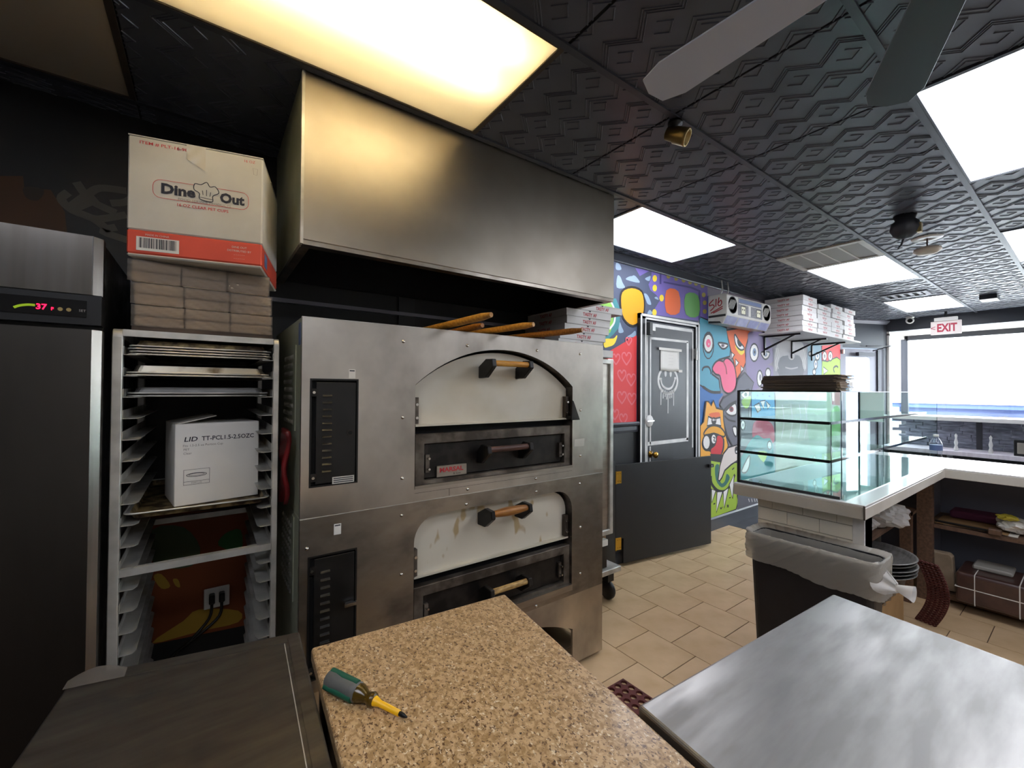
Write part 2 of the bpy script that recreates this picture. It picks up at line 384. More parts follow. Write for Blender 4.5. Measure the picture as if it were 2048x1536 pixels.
MURAL=[
('slate','',[(2.3,1.18),(4.06,1.18),(4.06,2.56),(2.3,2.56)]),
('purple','',[(3.058,2.547),(3.261,2.556),(3.121,2.485)]),
('purple','',[(3.29,2.555),(4.235,2.567),(4.236,2.188),(4.088,2.18),(3.301,2.161),(3.34,2.219),(3.418,2.308),(3.359,2.349),(3.271,2.384),(3.247,2.429),(3.29,2.495)]),
('dpurple','',[(3.413,2.557),(3.438,2.561),(3.438,2.46),(3.413,2.459)]),
('dpurple','',[(3.473,2.493),(3.934,2.512),(4.1,2.496),(4.1,2.201),(4.064,2.197),(4.064,2.478),(3.923,2.491),(3.473,2.478)]),
('cloud','s',[(2.935,2.424),(2.97,2.455),(3.014,2.468),(3.04,2.478),(3.076,2.467),(3.117,2.424)]),
('cloud','s',[(2.804,2.545),(2.85,2.542),(2.871,2.501),(2.804,2.49)]),
('cloud','s',[(2.821,2.437),(2.858,2.437),(2.888,2.391),(2.918,2.351),(2.813,2.338)]),
('cloud','s',[(3.195,2.474),(3.242,2.499),(3.276,2.51),(3.262,2.466),(3.224,2.461)]),
('cloud','s',[(3.177,2.33),(3.205,2.34),(3.248,2.316),(3.286,2.252),(3.234,2.249),(3.205,2.286)]),
('cloud','s',[(3.334,2.321),(3.369,2.332),(3.398,2.308),(3.349,2.311)]),
('cloud','s',[(2.852,2.045),(2.877,2.009),(2.903,1.966),(2.836,1.958)]),
('cloud','s',[(2.95,1.928),(3.007,1.958),(3.06,1.991),(3.06,1.939)]),
('cloud','s',[(3.229,2.165),(3.262,2.199),(3.301,2.179),(3.291,2.163),(3.244,2.158)]),
('yellow','',[(3.37,2.503),(3.367,2.489),(3.358,2.477),(3.344,2.469),(3.329,2.466),(3.316,2.47),(3.307,2.48),(3.304,2.493),(3.307,2.507),(3.316,2.519),(3.329,2.527),(3.344,2.53),(3.357,2.526),(3.367,2.516)]),
('yellow','',[(3.37,2.414),(3.367,2.4),(3.358,2.387),(3.344,2.379),(3.33,2.377),(3.316,2.381),(3.307,2.391),(3.304,2.404),(3.307,2.418),(3.316,2.43),(3.329,2.438),(3.344,2.441),(3.358,2.436),(3.367,2.427)]),
('yellow','',[(3.476,2.335),(3.472,2.321),(3.463,2.308),(3.449,2.3),(3.434,2.298),(3.42,2.303),(3.411,2.313),(3.407,2.326),(3.411,2.34),(3.42,2.352),(3.434,2.36),(3.449,2.362),(3.463,2.358),(3.472,2.348)]),
('yellow','',[(3.366,2.186),(3.363,2.172),(3.354,2.16),(3.34,2.153),(3.326,2.151),(3.312,2.156),(3.303,2.166),(3.3,2.179),(3.303,2.193),(3.312,2.205),(3.325,2.212),(3.34,2.214),(3.353,2.209),(3.363,2.2)]),
('olive','',[(3.579,2.556),(3.576,2.546),(3.567,2.537),(3.555,2.531),(3.541,2.529),(3.529,2.531),(3.52,2.537),(3.517,2.546),(3.52,2.557),(3.529,2.566),(3.541,2.572),(3.555,2.574),(3.567,2.572),(3.576,2.566)]),
('olive','',[(3.704,2.554),(3.701,2.544),(3.692,2.535),(3.679,2.528),(3.665,2.526),(3.652,2.528),(3.643,2.535),(3.64,2.544),(3.643,2.555),(3.652,2.564),(3.664,2.57),(3.679,2.573),(3.692,2.57),(3.701,2.564)]),
('olive','',[(3.831,2.558),(3.828,2.548),(3.819,2.538),(3.805,2.532),(3.79,2.529),(3.777,2.532),(3.768,2.538),(3.764,2.548),(3.768,2.558),(3.777,2.568),(3.79,2.575),(3.805,2.577),(3.819,2.575),(3.828,2.568)]),
('olive','',[(3.946,2.556),(3.942,2.546),(3.933,2.536),(3.919,2.529),(3.903,2.527),(3.889,2.529),(3.88,2.536),(3.877,2.546),(3.88,2.557),(3.889,2.566),(3.903,2.573),(3.919,2.575),(3.932,2.573),(3.942,2.566)]),
('olive','',[(4.052,2.559),(4.048,2.548),(4.038,2.539),(4.024,2.532),(4.008,2.529),(3.994,2.532),(3.984,2.539),(3.981,2.549),(3.984,2.559),(3.994,2.569),(4.008,2.576),(4.024,2.578),(4.038,2.576),(4.048,2.569)]),
('olive','',[(4.173,2.554),(4.169,2.543),(4.159,2.533),(4.144,2.526),(4.128,2.524),(4.113,2.526),(4.103,2.533),(4.1,2.543),(4.103,2.554),(4.113,2.564),(4.128,2.571),(4.144,2.573),(4.159,2.571),(4.169,2.564)]),
('olive','',[(4.196,2.462),(4.192,2.451),(4.182,2.441),(4.167,2.434),(4.15,2.432),(4.136,2.435),(4.125,2.442),(4.122,2.452),(4.125,2.463),(4.135,2.473),(4.15,2.48),(4.167,2.482),(4.181,2.479),(4.192,2.472)]),
('olive','',[(4.214,2.383),(4.211,2.372),(4.2,2.362),(4.185,2.356),(4.169,2.354),(4.154,2.356),(4.144,2.364),(4.14,2.374),(4.144,2.385),(4.154,2.394),(4.169,2.401),(4.185,2.403),(4.2,2.4),(4.211,2.393)]),
('olive','',[(4.214,2.291),(4.211,2.28),(4.2,2.27),(4.185,2.264),(4.169,2.262),(4.154,2.265),(4.144,2.273),(4.14,2.283),(4.144,2.294),(4.154,2.303),(4.169,2.31),(4.185,2.312),(4.2,2.309),(4.211,2.301)]),
('gold','so',[(2.876,2.311),(3.005,2.369),(3.149,2.349),(3.187,2.231),(3.15,2.104),(3.024,2.028),(2.902,2.078),(2.86,2.191)]),
('orange','s',[(3.514,2.413),(3.71,2.428),(3.727,2.226),(3.515,2.203)]),
('green2','s',[(3.831,2.419),(4.052,2.436),(4.064,2.231),(3.837,2.219)]),
('teal','',[(2.704,2.23),(2.801,2.242),(2.851,2.162),(2.852,2.051),(2.835,1.994),(2.77,1.933),(2.705,1.89),(2.497,1.874),(2.495,2.202)]),
('lime','s',[(2.704,2.221),(2.752,2.173),(2.769,2.07),(2.753,1.997),(2.705,1.933),(2.564,1.969),(2.563,2.155)]),
('white','l0.018',[(2.72,2.224),(2.769,2.169),(2.789,2.1),(2.777,2.033),(2.721,1.975)]),
('yellow','s',[(2.658,1.886),(2.77,1.9),(2.811,1.931),(2.815,1.909),(2.778,1.851),(2.706,1.824),(2.658,1.821)]),
('red','',[(2.3,1.18),(3.075,1.18),(3.075,1.952),(2.3,1.6)]),
('pink2','l0.014',[(2.939,1.683),(2.884,1.739),(2.885,1.777),(2.916,1.788),(2.939,1.763),(2.961,1.79),(2.993,1.783),(2.995,1.745),(2.939,1.683)]),
('pink2','l0.014',[(2.879,1.542),(2.831,1.592),(2.832,1.625),(2.859,1.633),(2.878,1.611),(2.898,1.635),(2.925,1.628),(2.927,1.594),(2.879,1.542)]),
('pink2','l0.014',[(3.002,1.502),(2.948,1.558),(2.95,1.595),(2.98,1.604),(3.002,1.579),(3.024,1.605),(3.055,1.597),(3.057,1.56),(3.002,1.502)]),
('pink2','l0.014',[(2.88,1.349),(2.827,1.405),(2.829,1.441),(2.858,1.45),(2.879,1.425),(2.9,1.45),(2.93,1.441),(2.932,1.405),(2.88,1.349)]),
('pink2','l0.014',[(3.011,1.338),(2.959,1.392),(2.96,1.428),(2.989,1.436),(3.01,1.411),(3.031,1.436),(3.061,1.427),(3.063,1.392),(3.011,1.338)]),
('pink2','l0.014',[(2.899,1.172),(2.853,1.222),(2.854,1.253),(2.88,1.26),(2.898,1.237),(2.917,1.259),(2.943,1.251),(2.945,1.219),(2.899,1.172)]),
('pink2','l0.014',[(2.967,1.854),(2.932,1.889),(2.933,1.913),(2.952,1.92),(2.966,1.904),(2.981,1.922),(3.001,1.918),(3.002,1.894),(2.967,1.854)]),
('pink2','l0.014',[(2.802,1.681),(2.758,1.727),(2.759,1.758),(2.784,1.767),(2.802,1.746),(2.819,1.769),(2.845,1.763),(2.846,1.731),(2.802,1.681)]),
('pink2','l0.014',[(2.79,1.215),(2.746,1.264),(2.747,1.294),(2.772,1.301),(2.789,1.279),(2.807,1.3),(2.832,1.292),(2.834,1.261),(2.79,1.215)]),
('mauve','',[(4.06,0.14),(8.08,0.14),(8.08,2.56),(4.06,2.56)]),
('dblue','',[(4.051,2.472),(4.495,2.433),(4.495,2.176),(4.051,2.186)]),
('dblue','s',[(4.083,1.53),(4.308,1.453),(4.547,1.435),(4.46,1.362),(4.443,1.272),(4.194,1.356),(4.146,1.147),(4.08,1.124)]),
('cyan','o',[(4.079,2.224),(4.619,2.16),(4.71,1.97),(4.691,1.847),(4.46,1.799),(4.333,1.712),(4.325,1.64),(4.46,1.589),(4.478,1.508),(4.495,1.444),(4.308,1.453),(4.146,1.505),(4.08,1.53)]),
('orange','o',[(4.619,2.132),(5.303,2.252),(5.136,2.127),(5.035,1.943),(5.055,1.797),(4.975,1.696),(4.84,1.597),(4.803,1.729),(4.728,1.877),(4.655,2.032)]),
('white','o',[(4.728,1.896),(4.793,1.871),(4.728,1.816)]),
('white','o',[(4.812,1.825),(4.888,1.785),(4.821,1.739)]),
('white','o',[(4.936,1.753),(5.005,1.717),(4.936,1.676)]),
('yellow','s',[(4.812,1.977),(5.015,1.927),(4.946,1.874),(4.86,1.913)]),
('white','so',[(4.803,2.1),(4.898,2.031),(5.015,1.961),(4.937,1.932),(4.841,1.969),(4.794,2.042)]),
('black','s',[(4.86,2.052),(4.956,1.991),(4.908,1.966),(4.86,1.999)]),
('black','',[(4.363,1.947),(4.352,1.882),(4.32,1.829),(4.275,1.798),(4.226,1.796),(4.182,1.822),(4.152,1.871),(4.141,1.933),(4.151,1.996),(4.182,2.049),(4.226,2.08),(4.275,2.085),(4.32,2.06),(4.352,2.011)]),
('cyan','',[(4.346,1.946),(4.337,1.887),(4.31,1.839),(4.272,1.811),(4.229,1.809),(4.192,1.833),(4.166,1.877),(4.157,1.934),(4.166,1.991),(4.192,2.039),(4.229,2.068),(4.271,2.071),(4.31,2.049),(4.337,2.004)]),
('white','o',[(4.341,1.968),(4.332,1.924),(4.307,1.888),(4.27,1.866),(4.23,1.864),(4.195,1.881),(4.17,1.914),(4.161,1.956),(4.17,1.999),(4.195,2.035),(4.23,2.057),(4.27,2.061),(4.307,2.044),(4.332,2.011)]),
('pink','',[(4.296,1.965),(4.292,1.946),(4.279,1.929),(4.261,1.919),(4.24,1.918),(4.222,1.926),(4.209,1.94),(4.205,1.959),(4.209,1.978),(4.222,1.995),(4.24,2.005),(4.261,2.006),(4.279,1.999),(4.292,1.984)]),
('white','',[(4.268,1.954),(4.267,1.949),(4.265,1.944),(4.261,1.942),(4.256,1.941),(4.252,1.944),(4.25,1.948),(4.249,1.953),(4.25,1.958),(4.252,1.963),(4.256,1.966),(4.261,1.966),(4.265,1.964),(4.267,1.96)]),
('white','so',[(4.452,1.982),(4.646,1.977),(4.601,1.933),(4.53,1.922),(4.478,1.946)]),
('gray','',[(4.578,1.96),(4.574,1.951),(4.563,1.943),(4.547,1.938),(4.53,1.937),(4.515,1.94),(4.504,1.946),(4.5,1.954),(4.504,1.963),(4.515,1.971),(4.53,1.976),(4.547,1.977),(4.563,1.975),(4.574,1.968)]),
('black','',[(4.555,1.958),(4.553,1.953),(4.549,1.949),(4.542,1.946),(4.535,1.946),(4.529,1.948),(4.525,1.951),(4.523,1.956),(4.525,1.961),(4.529,1.965),(4.535,1.968),(4.542,1.968),(4.549,1.966),(4.553,1.963)]),
('black','l0.02',[(4.13,1.67),(4.162,1.706),(4.25,1.714),(4.292,1.675),(4.3,1.64)]),
('black','l0.03',[(4.146,1.505),(4.308,1.453),(4.495,1.449)]),
('pink','so',[(4.325,1.694),(4.375,1.759),(4.46,1.794),(4.548,1.784),(4.583,1.814),(4.655,1.822),(4.765,1.766),(4.821,1.654),(4.821,1.52),(4.746,1.454),(4.655,1.435),(4.565,1.462),(4.512,1.535),(4.478,1.626),(4.392,1.642)]),
('dred','l0.02',[(4.548,1.784),(4.601,1.722),(4.619,1.648)]),
('violet','s',[(5.136,2.157),(5.498,2.167),(5.701,2.036),(5.747,1.848),(5.563,1.787),(5.344,1.748),(5.217,1.584),(5.115,1.602),(5.045,1.738),(5.055,1.895),(5.095,2.045)]),
('white','o',[(5.355,1.926),(5.344,1.88),(5.315,1.841),(5.272,1.819),(5.226,1.817),(5.184,1.835),(5.156,1.87),(5.146,1.915),(5.156,1.96),(5.185,1.999),(5.226,2.022),(5.273,2.025),(5.315,2.007),(5.345,1.972)]),
('steel','',[(5.302,1.928),(5.297,1.907),(5.284,1.89),(5.266,1.879),(5.245,1.878),(5.227,1.887),(5.214,1.903),(5.21,1.923),(5.214,1.944),(5.227,1.962),(5.245,1.972),(5.266,1.973),(5.284,1.965),(5.297,1.949)]),
('black','',[(5.277,1.927),(5.275,1.919),(5.27,1.912),(5.263,1.909),(5.256,1.908),(5.249,1.911),(5.245,1.917),(5.243,1.925),(5.245,1.933),(5.249,1.94),(5.256,1.943),(5.263,1.944),(5.27,1.941),(5.275,1.935)]),
('white','so',[(5.431,1.936),(5.643,1.948),(5.62,1.884),(5.53,1.853),(5.453,1.886)]),
('steel','',[(5.582,1.915),(5.577,1.904),(5.565,1.894),(5.547,1.888),(5.527,1.887),(5.509,1.891),(5.497,1.899),(5.492,1.91),(5.497,1.922),(5.509,1.931),(5.527,1.937),(5.547,1.939),(5.565,1.935),(5.577,1.926)]),
('violet','s',[(5.301,1.747),(5.7,1.782),(5.746,1.657),(5.259,1.474),(5.135,1.474)]),
('white','o',[(5.456,1.619),(5.449,1.576),(5.43,1.542),(5.402,1.523),(5.371,1.523),(5.344,1.541),(5.325,1.575),(5.318,1.616),(5.325,1.658),(5.344,1.692),(5.372,1.711),(5.402,1.712),(5.43,1.694),(5.449,1.661)]),
('gray','',[(5.426,1.628),(5.423,1.611),(5.416,1.596),(5.405,1.588),(5.394,1.588),(5.383,1.596),(5.376,1.61),(5.374,1.627),(5.376,1.645),(5.384,1.659),(5.394,1.668),(5.406,1.668),(5.416,1.66),(5.423,1.646)]),
('white','o',[(5.672,1.692),(5.665,1.666),(5.646,1.646),(5.619,1.634),(5.588,1.633),(5.561,1.644),(5.543,1.663),(5.536,1.688),(5.543,1.713),(5.562,1.733),(5.589,1.745),(5.619,1.746),(5.646,1.736),(5.665,1.717)]),
('gray','',[(5.748,2.092),(6.191,2.224),(6.566,2.208),(6.822,2.074),(6.79,1.682),(5.746,1.657)]),
('lgray','s',[(5.795,1.956),(5.94,2.116),(6.243,2.183),(6.538,2.172),(6.706,2.055),(6.762,1.799),(6.619,1.747),(6.537,1.952),(6.037,1.915),(5.914,1.769),(5.794,1.722)]),
('dgray','s',[(5.939,1.889),(6.241,1.931),(6.564,1.931),(6.647,1.678),(5.913,1.661)]),
('lgray','',[(6.387,1.944),(6.376,1.917),(6.346,1.894),(6.304,1.88),(6.257,1.878),(6.215,1.888),(6.187,1.907),(6.177,1.934),(6.187,1.961),(6.216,1.984),(6.258,1.998),(6.304,2.001),(6.347,1.991),(6.376,1.971)]),
('gray','',[(6.336,1.942),(6.331,1.927),(6.318,1.914),(6.299,1.907),(6.278,1.906),(6.259,1.911),(6.246,1.923),(6.241,1.937),(6.246,1.952),(6.259,1.964),(6.278,1.972),(6.299,1.973),(6.318,1.967),(6.331,1.956)]),
('white','l0.012',[(5.819,2.011),(5.861,1.917),(5.806,1.829),(5.846,1.745)]),
('white','l0.012',[(5.866,2.014),(5.909,1.92),(5.854,1.831),(5.894,1.746)]),
('white','l0.012',[(6.649,2.063),(6.7,1.961),(6.634,1.864),(6.681,1.773)]),
('white','l0.012',[(6.706,2.067),(6.757,1.964),(6.691,1.867),(6.739,1.774)]),
('lgray','l0.02',[(6.087,1.775),(6.267,1.764),(6.481,1.789)]),
('steelblue','',[(6.808,2.109),(7.298,2.197),(7.326,1.694),(6.805,1.682)]),
('white','o',[(7.236,1.976),(7.228,1.952),(7.205,1.931),(7.172,1.919),(7.136,1.917),(7.103,1.927),(7.081,1.945),(7.073,1.968),(7.082,1.992),(7.104,2.012),(7.136,2.025),(7.173,2.027),(7.205,2.018),(7.228,2.0)]),
('white','o',[(7.153,1.856),(7.147,1.826),(7.129,1.802),(7.104,1.788),(7.077,1.787),(7.052,1.799),(7.036,1.822),(7.03,1.851),(7.036,1.88),(7.053,1.904),(7.078,1.918),(7.105,1.919),(7.13,1.907),(7.147,1.885)]),
('white','o',[(7.09,1.744),(7.085,1.725),(7.069,1.71),(7.047,1.701),(7.022,1.7),(7.001,1.708),(6.986,1.722),(6.98,1.74),(6.986,1.759),(7.001,1.774),(7.023,1.783),(7.048,1.784),(7.07,1.776),(7.085,1.762)]),
('white','o',[(6.955,1.998),(6.949,1.985),(6.932,1.973),(6.908,1.966),(6.882,1.965),(6.858,1.969),(6.842,1.979),(6.836,1.992),(6.842,2.005),(6.859,2.016),(6.882,2.023),(6.909,2.025),(6.933,2.02),(6.949,2.011)]),
('steel','',[(7.182,1.98),(7.179,1.97),(7.172,1.962),(7.16,1.957),(7.148,1.956),(7.136,1.96),(7.129,1.967),(7.126,1.977),(7.129,1.986),(7.137,1.994),(7.148,1.999),(7.161,2.0),(7.172,1.996),(7.18,1.989)]),
('steel','',[(7.122,1.86),(7.12,1.85),(7.113,1.841),(7.103,1.836),(7.092,1.835),(7.082,1.84),(7.075,1.848),(7.073,1.858),(7.075,1.869),(7.082,1.878),(7.092,1.883),(7.103,1.883),(7.113,1.879),(7.12,1.871)]),
('red','',[(7.331,2.199),(8.074,2.279),(8.071,1.952),(7.328,1.919)]),
('lime2','o',[(7.328,1.919),(7.542,1.915),(7.748,1.963),(7.925,1.998),(8.071,1.965),(8.068,1.712),(7.31,1.694)]),
('white','o',[(7.509,1.994),(7.501,1.963),(7.478,1.937),(7.444,1.922),(7.408,1.92),(7.375,1.932),(7.353,1.956),(7.345,1.985),(7.353,2.016),(7.376,2.042),(7.409,2.057),(7.445,2.059),(7.479,2.048),(7.501,2.024)]),
('black','',[(7.456,1.991),(7.453,1.98),(7.445,1.971),(7.433,1.965),(7.42,1.965),(7.408,1.969),(7.4,1.977),(7.397,1.988),(7.4,1.999),(7.408,2.008),(7.42,2.014),(7.433,2.015),(7.445,2.01),(7.453,2.002)]),
('white','',[(7.436,1.99),(7.435,1.986),(7.433,1.983),(7.429,1.981),(7.424,1.981),(7.42,1.982),(7.418,1.985),(7.417,1.989),(7.418,1.993),(7.42,1.996),(7.424,1.998),(7.429,1.998),(7.433,1.997),(7.435,1.994)]),
('white','o',[(7.738,2.006),(7.729,1.974),(7.705,1.947),(7.67,1.932),(7.632,1.93),(7.598,1.942),(7.575,1.966),(7.566,1.997),(7.575,2.028),(7.599,2.054),(7.633,2.07),(7.671,2.072),(7.706,2.06),(7.729,2.037)]),
('black','',[(7.682,2.003),(7.679,1.991),(7.671,1.982),(7.658,1.976),(7.644,1.976),(7.632,1.98),(7.624,1.989),(7.621,2.0),(7.624,2.011),(7.632,2.02),(7.645,2.026),(7.659,2.027),(7.671,2.022),(7.679,2.014)]),
('white','',[(7.662,2.002),(7.661,1.998),(7.658,1.994),(7.654,1.992),(7.649,1.992),(7.645,1.994),(7.642,1.997),(7.641,2.001),(7.642,2.005),(7.645,2.008),(7.649,2.01),(7.654,2.01),(7.658,2.008),(7.661,2.006)]),
('white','o',[(7.376,1.827),(7.558,1.776),(7.391,1.721)]),
('black','l0.03',[(7.816,1.758),(7.781,1.822),(7.888,1.859),(7.978,1.842)]),
('wolf','o',[(5.015,1.678),(5.228,1.564),(5.135,1.405),(5.053,0.78),(4.783,0.802),(4.618,0.981),(4.547,1.132),(4.539,1.26),(4.469,1.317),(4.547,1.389),(4.802,1.473),(4.859,1.597)]),
('white','so',[(4.592,1.236),(4.673,1.285),(4.802,1.326),(4.821,1.207),(4.691,1.192)]),
('dred','',[(4.761,1.26),(4.756,1.247),(4.743,1.237),(4.724,1.232),(4.702,1.232),(4.683,1.238),(4.67,1.249),(4.665,1.262),(4.67,1.275),(4.683,1.285),(4.702,1.291),(4.724,1.29),(4.743,1.284),(4.756,1.273)]),
('black','',[(4.735,1.261),(4.733,1.254),(4.727,1.249),(4.718,1.246),(4.708,1.247),(4.699,1.25),(4.693,1.255),(4.691,1.262),(4.693,1.268),(4.699,1.273),(4.708,1.276),(4.718,1.276),(4.727,1.273),(4.733,1.267)]),
('black','l0.02',[(4.565,1.195),(4.655,1.146),(4.802,1.122)]),
('black','l0.025',[(4.547,1.251),(4.673,1.313),(4.821,1.349)]),
('white','so',[(4.737,1.061),(4.821,1.057),(4.821,0.955),(4.764,0.987)]),
('white','so',[(4.936,1.435),(5.114,1.484),(5.094,1.385),(4.994,1.376)]),
('black','',[(5.07,1.425),(5.066,1.415),(5.056,1.406),(5.042,1.402),(5.026,1.402),(5.012,1.407),(5.002,1.415),(4.998,1.425),(5.002,1.435),(5.012,1.443),(5.026,1.448),(5.042,1.448),(5.056,1.443),(5.066,1.435)]),
('lime2','s',[(4.936,1.357),(5.155,1.405),(5.114,1.287),(5.014,1.269)]),
('blue','',[(5.176,1.454),(5.757,1.455),(5.791,1.105),(5.175,1.127)]),
('white','o',[(5.237,1.295),(5.364,1.323),(5.407,1.241),(5.321,1.212)]),
('white','o',[(5.386,1.343),(5.517,1.352),(5.473,1.25)]),
('white','o',[(5.54,1.341),(5.652,1.288),(5.584,1.247)]),
('dblue','',[(5.347,1.414),(5.345,1.409),(5.338,1.405),(5.327,1.402),(5.316,1.402),(5.306,1.405),(5.299,1.409),(5.296,1.414),(5.299,1.42),(5.306,1.424),(5.316,1.426),(5.328,1.426),(5.338,1.424),(5.345,1.419)]),
('dblue','',[(5.473,1.424),(5.471,1.42),(5.465,1.416),(5.456,1.414),(5.446,1.414),(5.438,1.416),(5.432,1.42),(5.429,1.424),(5.432,1.429),(5.438,1.432),(5.446,1.434),(5.456,1.434),(5.465,1.432),(5.471,1.428)]),
('dblue','',[(5.657,1.403),(5.655,1.397),(5.647,1.393),(5.636,1.391),(5.624,1.391),(5.613,1.393),(5.605,1.398),(5.603,1.403),(5.605,1.408),(5.613,1.413),(5.624,1.415),(5.636,1.415),(5.647,1.413),(5.655,1.408)]),
('dblue','',[(5.275,1.374),(5.274,1.371),(5.269,1.368),(5.262,1.366),(5.255,1.367),(5.248,1.368),(5.243,1.371),(5.242,1.374),(5.243,1.378),(5.248,1.381),(5.255,1.382),(5.262,1.382),(5.269,1.381),(5.274,1.378)]),
('wolf','',[(4.897,1.137),(5.216,1.126),(5.215,0.768),(4.896,0.793)]),
('white','o',[(5.016,1.075),(5.011,1.05),(4.996,1.03),(4.976,1.02),(4.953,1.021),(4.933,1.033),(4.919,1.054),(4.914,1.079),(4.919,1.104),(4.933,1.123),(4.953,1.134),(4.976,1.133),(4.996,1.121),(5.011,1.1)]),
('gray','',[(4.984,1.076),(4.982,1.068),(4.977,1.061),(4.969,1.058),(4.96,1.058),(4.952,1.062),(4.947,1.069),(4.945,1.078),(4.947,1.086),(4.952,1.092),(4.96,1.096),(4.969,1.096),(4.977,1.091),(4.982,1.085)]),
('crimson','s',[(5.195,1.037),(5.279,1.113),(5.561,1.103),(5.732,1.022),(5.755,0.831),(5.516,0.826),(5.216,0.907)]),
('teal','s',[(5.013,0.787),(5.134,0.882),(5.299,0.942),(5.472,0.891),(5.697,0.835),(5.718,0.35),(4.877,0.451),(4.877,0.642)]),
('white','so',[(4.935,0.559),(5.113,0.717),(5.113,0.599),(5.033,0.529)]),
('white','o',[(5.685,0.794),(5.679,0.771),(5.663,0.754),(5.64,0.746),(5.615,0.748),(5.592,0.76),(5.577,0.779),(5.571,0.802),(5.577,0.824),(5.593,0.841),(5.615,0.849),(5.641,0.848),(5.664,0.836),(5.68,0.817)]),
('lime2','s',[(5.299,0.741),(5.56,0.72),(5.471,0.604)]),
('reflect_cream','',[(5.793,1.455),(8.047,1.459),(8.031,-0.06),(5.788,0.236)]),  # pale mural fill with the window's reflection in the case painted in
('reflect_green','s',[(6.847,1.398),(7.605,1.42),(7.598,0.632),(6.901,0.635)]),  # gray-green patch of the same painted reflection
('green2','s',[(7.671,1.164),(8.026,1.195),(8.02,0.6),(7.666,0.652)]),
('brick','',[(7.674,1.446),(8.047,1.459),(8.045,1.247),(7.707,1.266)]),
('lgray','l0.03',[(5.985,1.293),(6.034,1.074),(5.959,0.861)]),
('lgray','l0.03',[(6.238,1.289),(6.289,1.064),(6.21,0.845)]),
('lgray','l0.03',[(6.505,1.285),(6.559,1.053),(6.475,0.828)]),
('lgray','l0.03',[(6.701,1.282),(6.757,1.046),(6.67,0.816)]),
('amber','o',[(4.08,1.107),(4.146,1.147),(4.194,1.356),(4.242,1.351),(4.292,1.31),(4.333,1.363),(4.392,1.282),(4.53,1.261),(4.539,1.15),(4.583,0.992),(4.636,0.869),(4.6,0.798),(4.443,0.738),(4.081,0.771)]),
('orange','s',[(4.243,1.223),(4.443,1.235),(4.46,1.181),(4.342,1.167)]),
('white','o',[(4.21,1.101),(4.234,1.197),(4.333,1.167),(4.469,1.18),(4.486,1.089),(4.342,1.109)]),
('black','',[(4.392,1.145),(4.387,1.128),(4.373,1.114),(4.353,1.107),(4.33,1.108),(4.31,1.117),(4.297,1.131),(4.292,1.149),(4.297,1.166),(4.31,1.179),(4.33,1.187),(4.353,1.186),(4.373,1.177),(4.387,1.163)]),
('white','',[(4.342,1.158),(4.34,1.152),(4.337,1.148),(4.331,1.146),(4.325,1.146),(4.32,1.149),(4.316,1.153),(4.315,1.159),(4.316,1.164),(4.32,1.168),(4.325,1.17),(4.331,1.17),(4.337,1.168),(4.34,1.163)]),
('white','',[(4.372,1.157),(4.371,1.153),(4.368,1.15),(4.364,1.148),(4.359,1.148),(4.355,1.15),(4.353,1.153),(4.352,1.157),(4.353,1.161),(4.355,1.164),(4.359,1.166),(4.364,1.166),(4.368,1.164),(4.371,1.16)]),
('gold','so',[(4.146,1.026),(4.226,1.083),(4.342,1.1),(4.478,1.071),(4.565,1.002),(4.53,0.968),(4.342,1.015),(4.194,0.997)]),
('black','s',[(4.11,0.945),(4.177,1.01),(4.315,1.014),(4.524,0.964),(4.554,0.892),(4.524,0.801),(4.407,0.738),(4.301,0.782),(4.266,0.83),(4.177,0.844),(4.121,0.885)]),
('red2','s',[(4.414,0.985),(4.517,0.952),(4.514,0.841),(4.458,0.768),(4.386,0.752),(4.301,0.789),(4.284,0.851),(4.371,0.889)]),
('white','o',[(4.269,0.927),(4.262,0.893),(4.242,0.867),(4.213,0.854),(4.182,0.857),(4.154,0.874),(4.134,0.902),(4.127,0.936),(4.134,0.969),(4.154,0.995),(4.182,1.008),(4.213,1.006),(4.242,0.99),(4.262,0.961)]),
('white','o',[(4.39,0.953),(4.385,0.928),(4.37,0.909),(4.348,0.9),(4.324,0.902),(4.303,0.914),(4.288,0.935),(4.283,0.959),(4.288,0.983),(4.303,1.002),(4.324,1.012),(4.348,1.011),(4.37,0.998),(4.385,0.978)]),
('black','l0.012',[(4.322,0.976),(4.364,0.969),(4.336,0.941),(4.371,0.931)]),
('black','',[(4.266,0.807),(4.561,0.775),(4.487,0.673),(4.294,0.722)]),
('lime2','o',[(4.252,0.741),(4.487,0.704),(4.832,0.664),(4.831,0.287),(4.855,0.227),(4.799,0.14),(4.253,0.131)]),
('dteal','s',[(4.364,0.67),(4.443,0.674),(4.429,0.572),(4.487,0.474),(4.561,0.488),(4.599,0.561),(4.667,0.514),(4.591,0.445),(4.487,0.431),(4.379,0.525)]),
('bone','o',[(4.422,0.52),(4.458,0.661),(4.531,0.785),(4.637,0.847),(4.832,0.861),(4.832,0.684),(4.698,0.653),(4.561,0.604),(4.502,0.533),(4.451,0.501)]),
('black','',[(4.843,0.799),(4.839,0.781),(4.83,0.766),(4.816,0.759),(4.8,0.76),(4.786,0.77),(4.776,0.786),(4.773,0.805),(4.776,0.824),(4.786,0.838),(4.8,0.846),(4.816,0.845),(4.83,0.835),(4.839,0.819)]),
('white','',[(4.825,0.785),(4.824,0.779),(4.82,0.775),(4.814,0.773),(4.808,0.774),(4.802,0.777),(4.798,0.781),(4.797,0.787),(4.798,0.792),(4.802,0.797),(4.808,0.799),(4.814,0.798),(4.82,0.795),(4.824,0.79)]),
('black','l0.035',[(4.28,0.574),(4.294,0.497),(4.372,0.427),(4.458,0.389),(4.576,0.381),(4.682,0.434),(4.776,0.534)]),
('white','o',[(4.291,0.438),(4.379,0.408),(4.298,0.295)]),
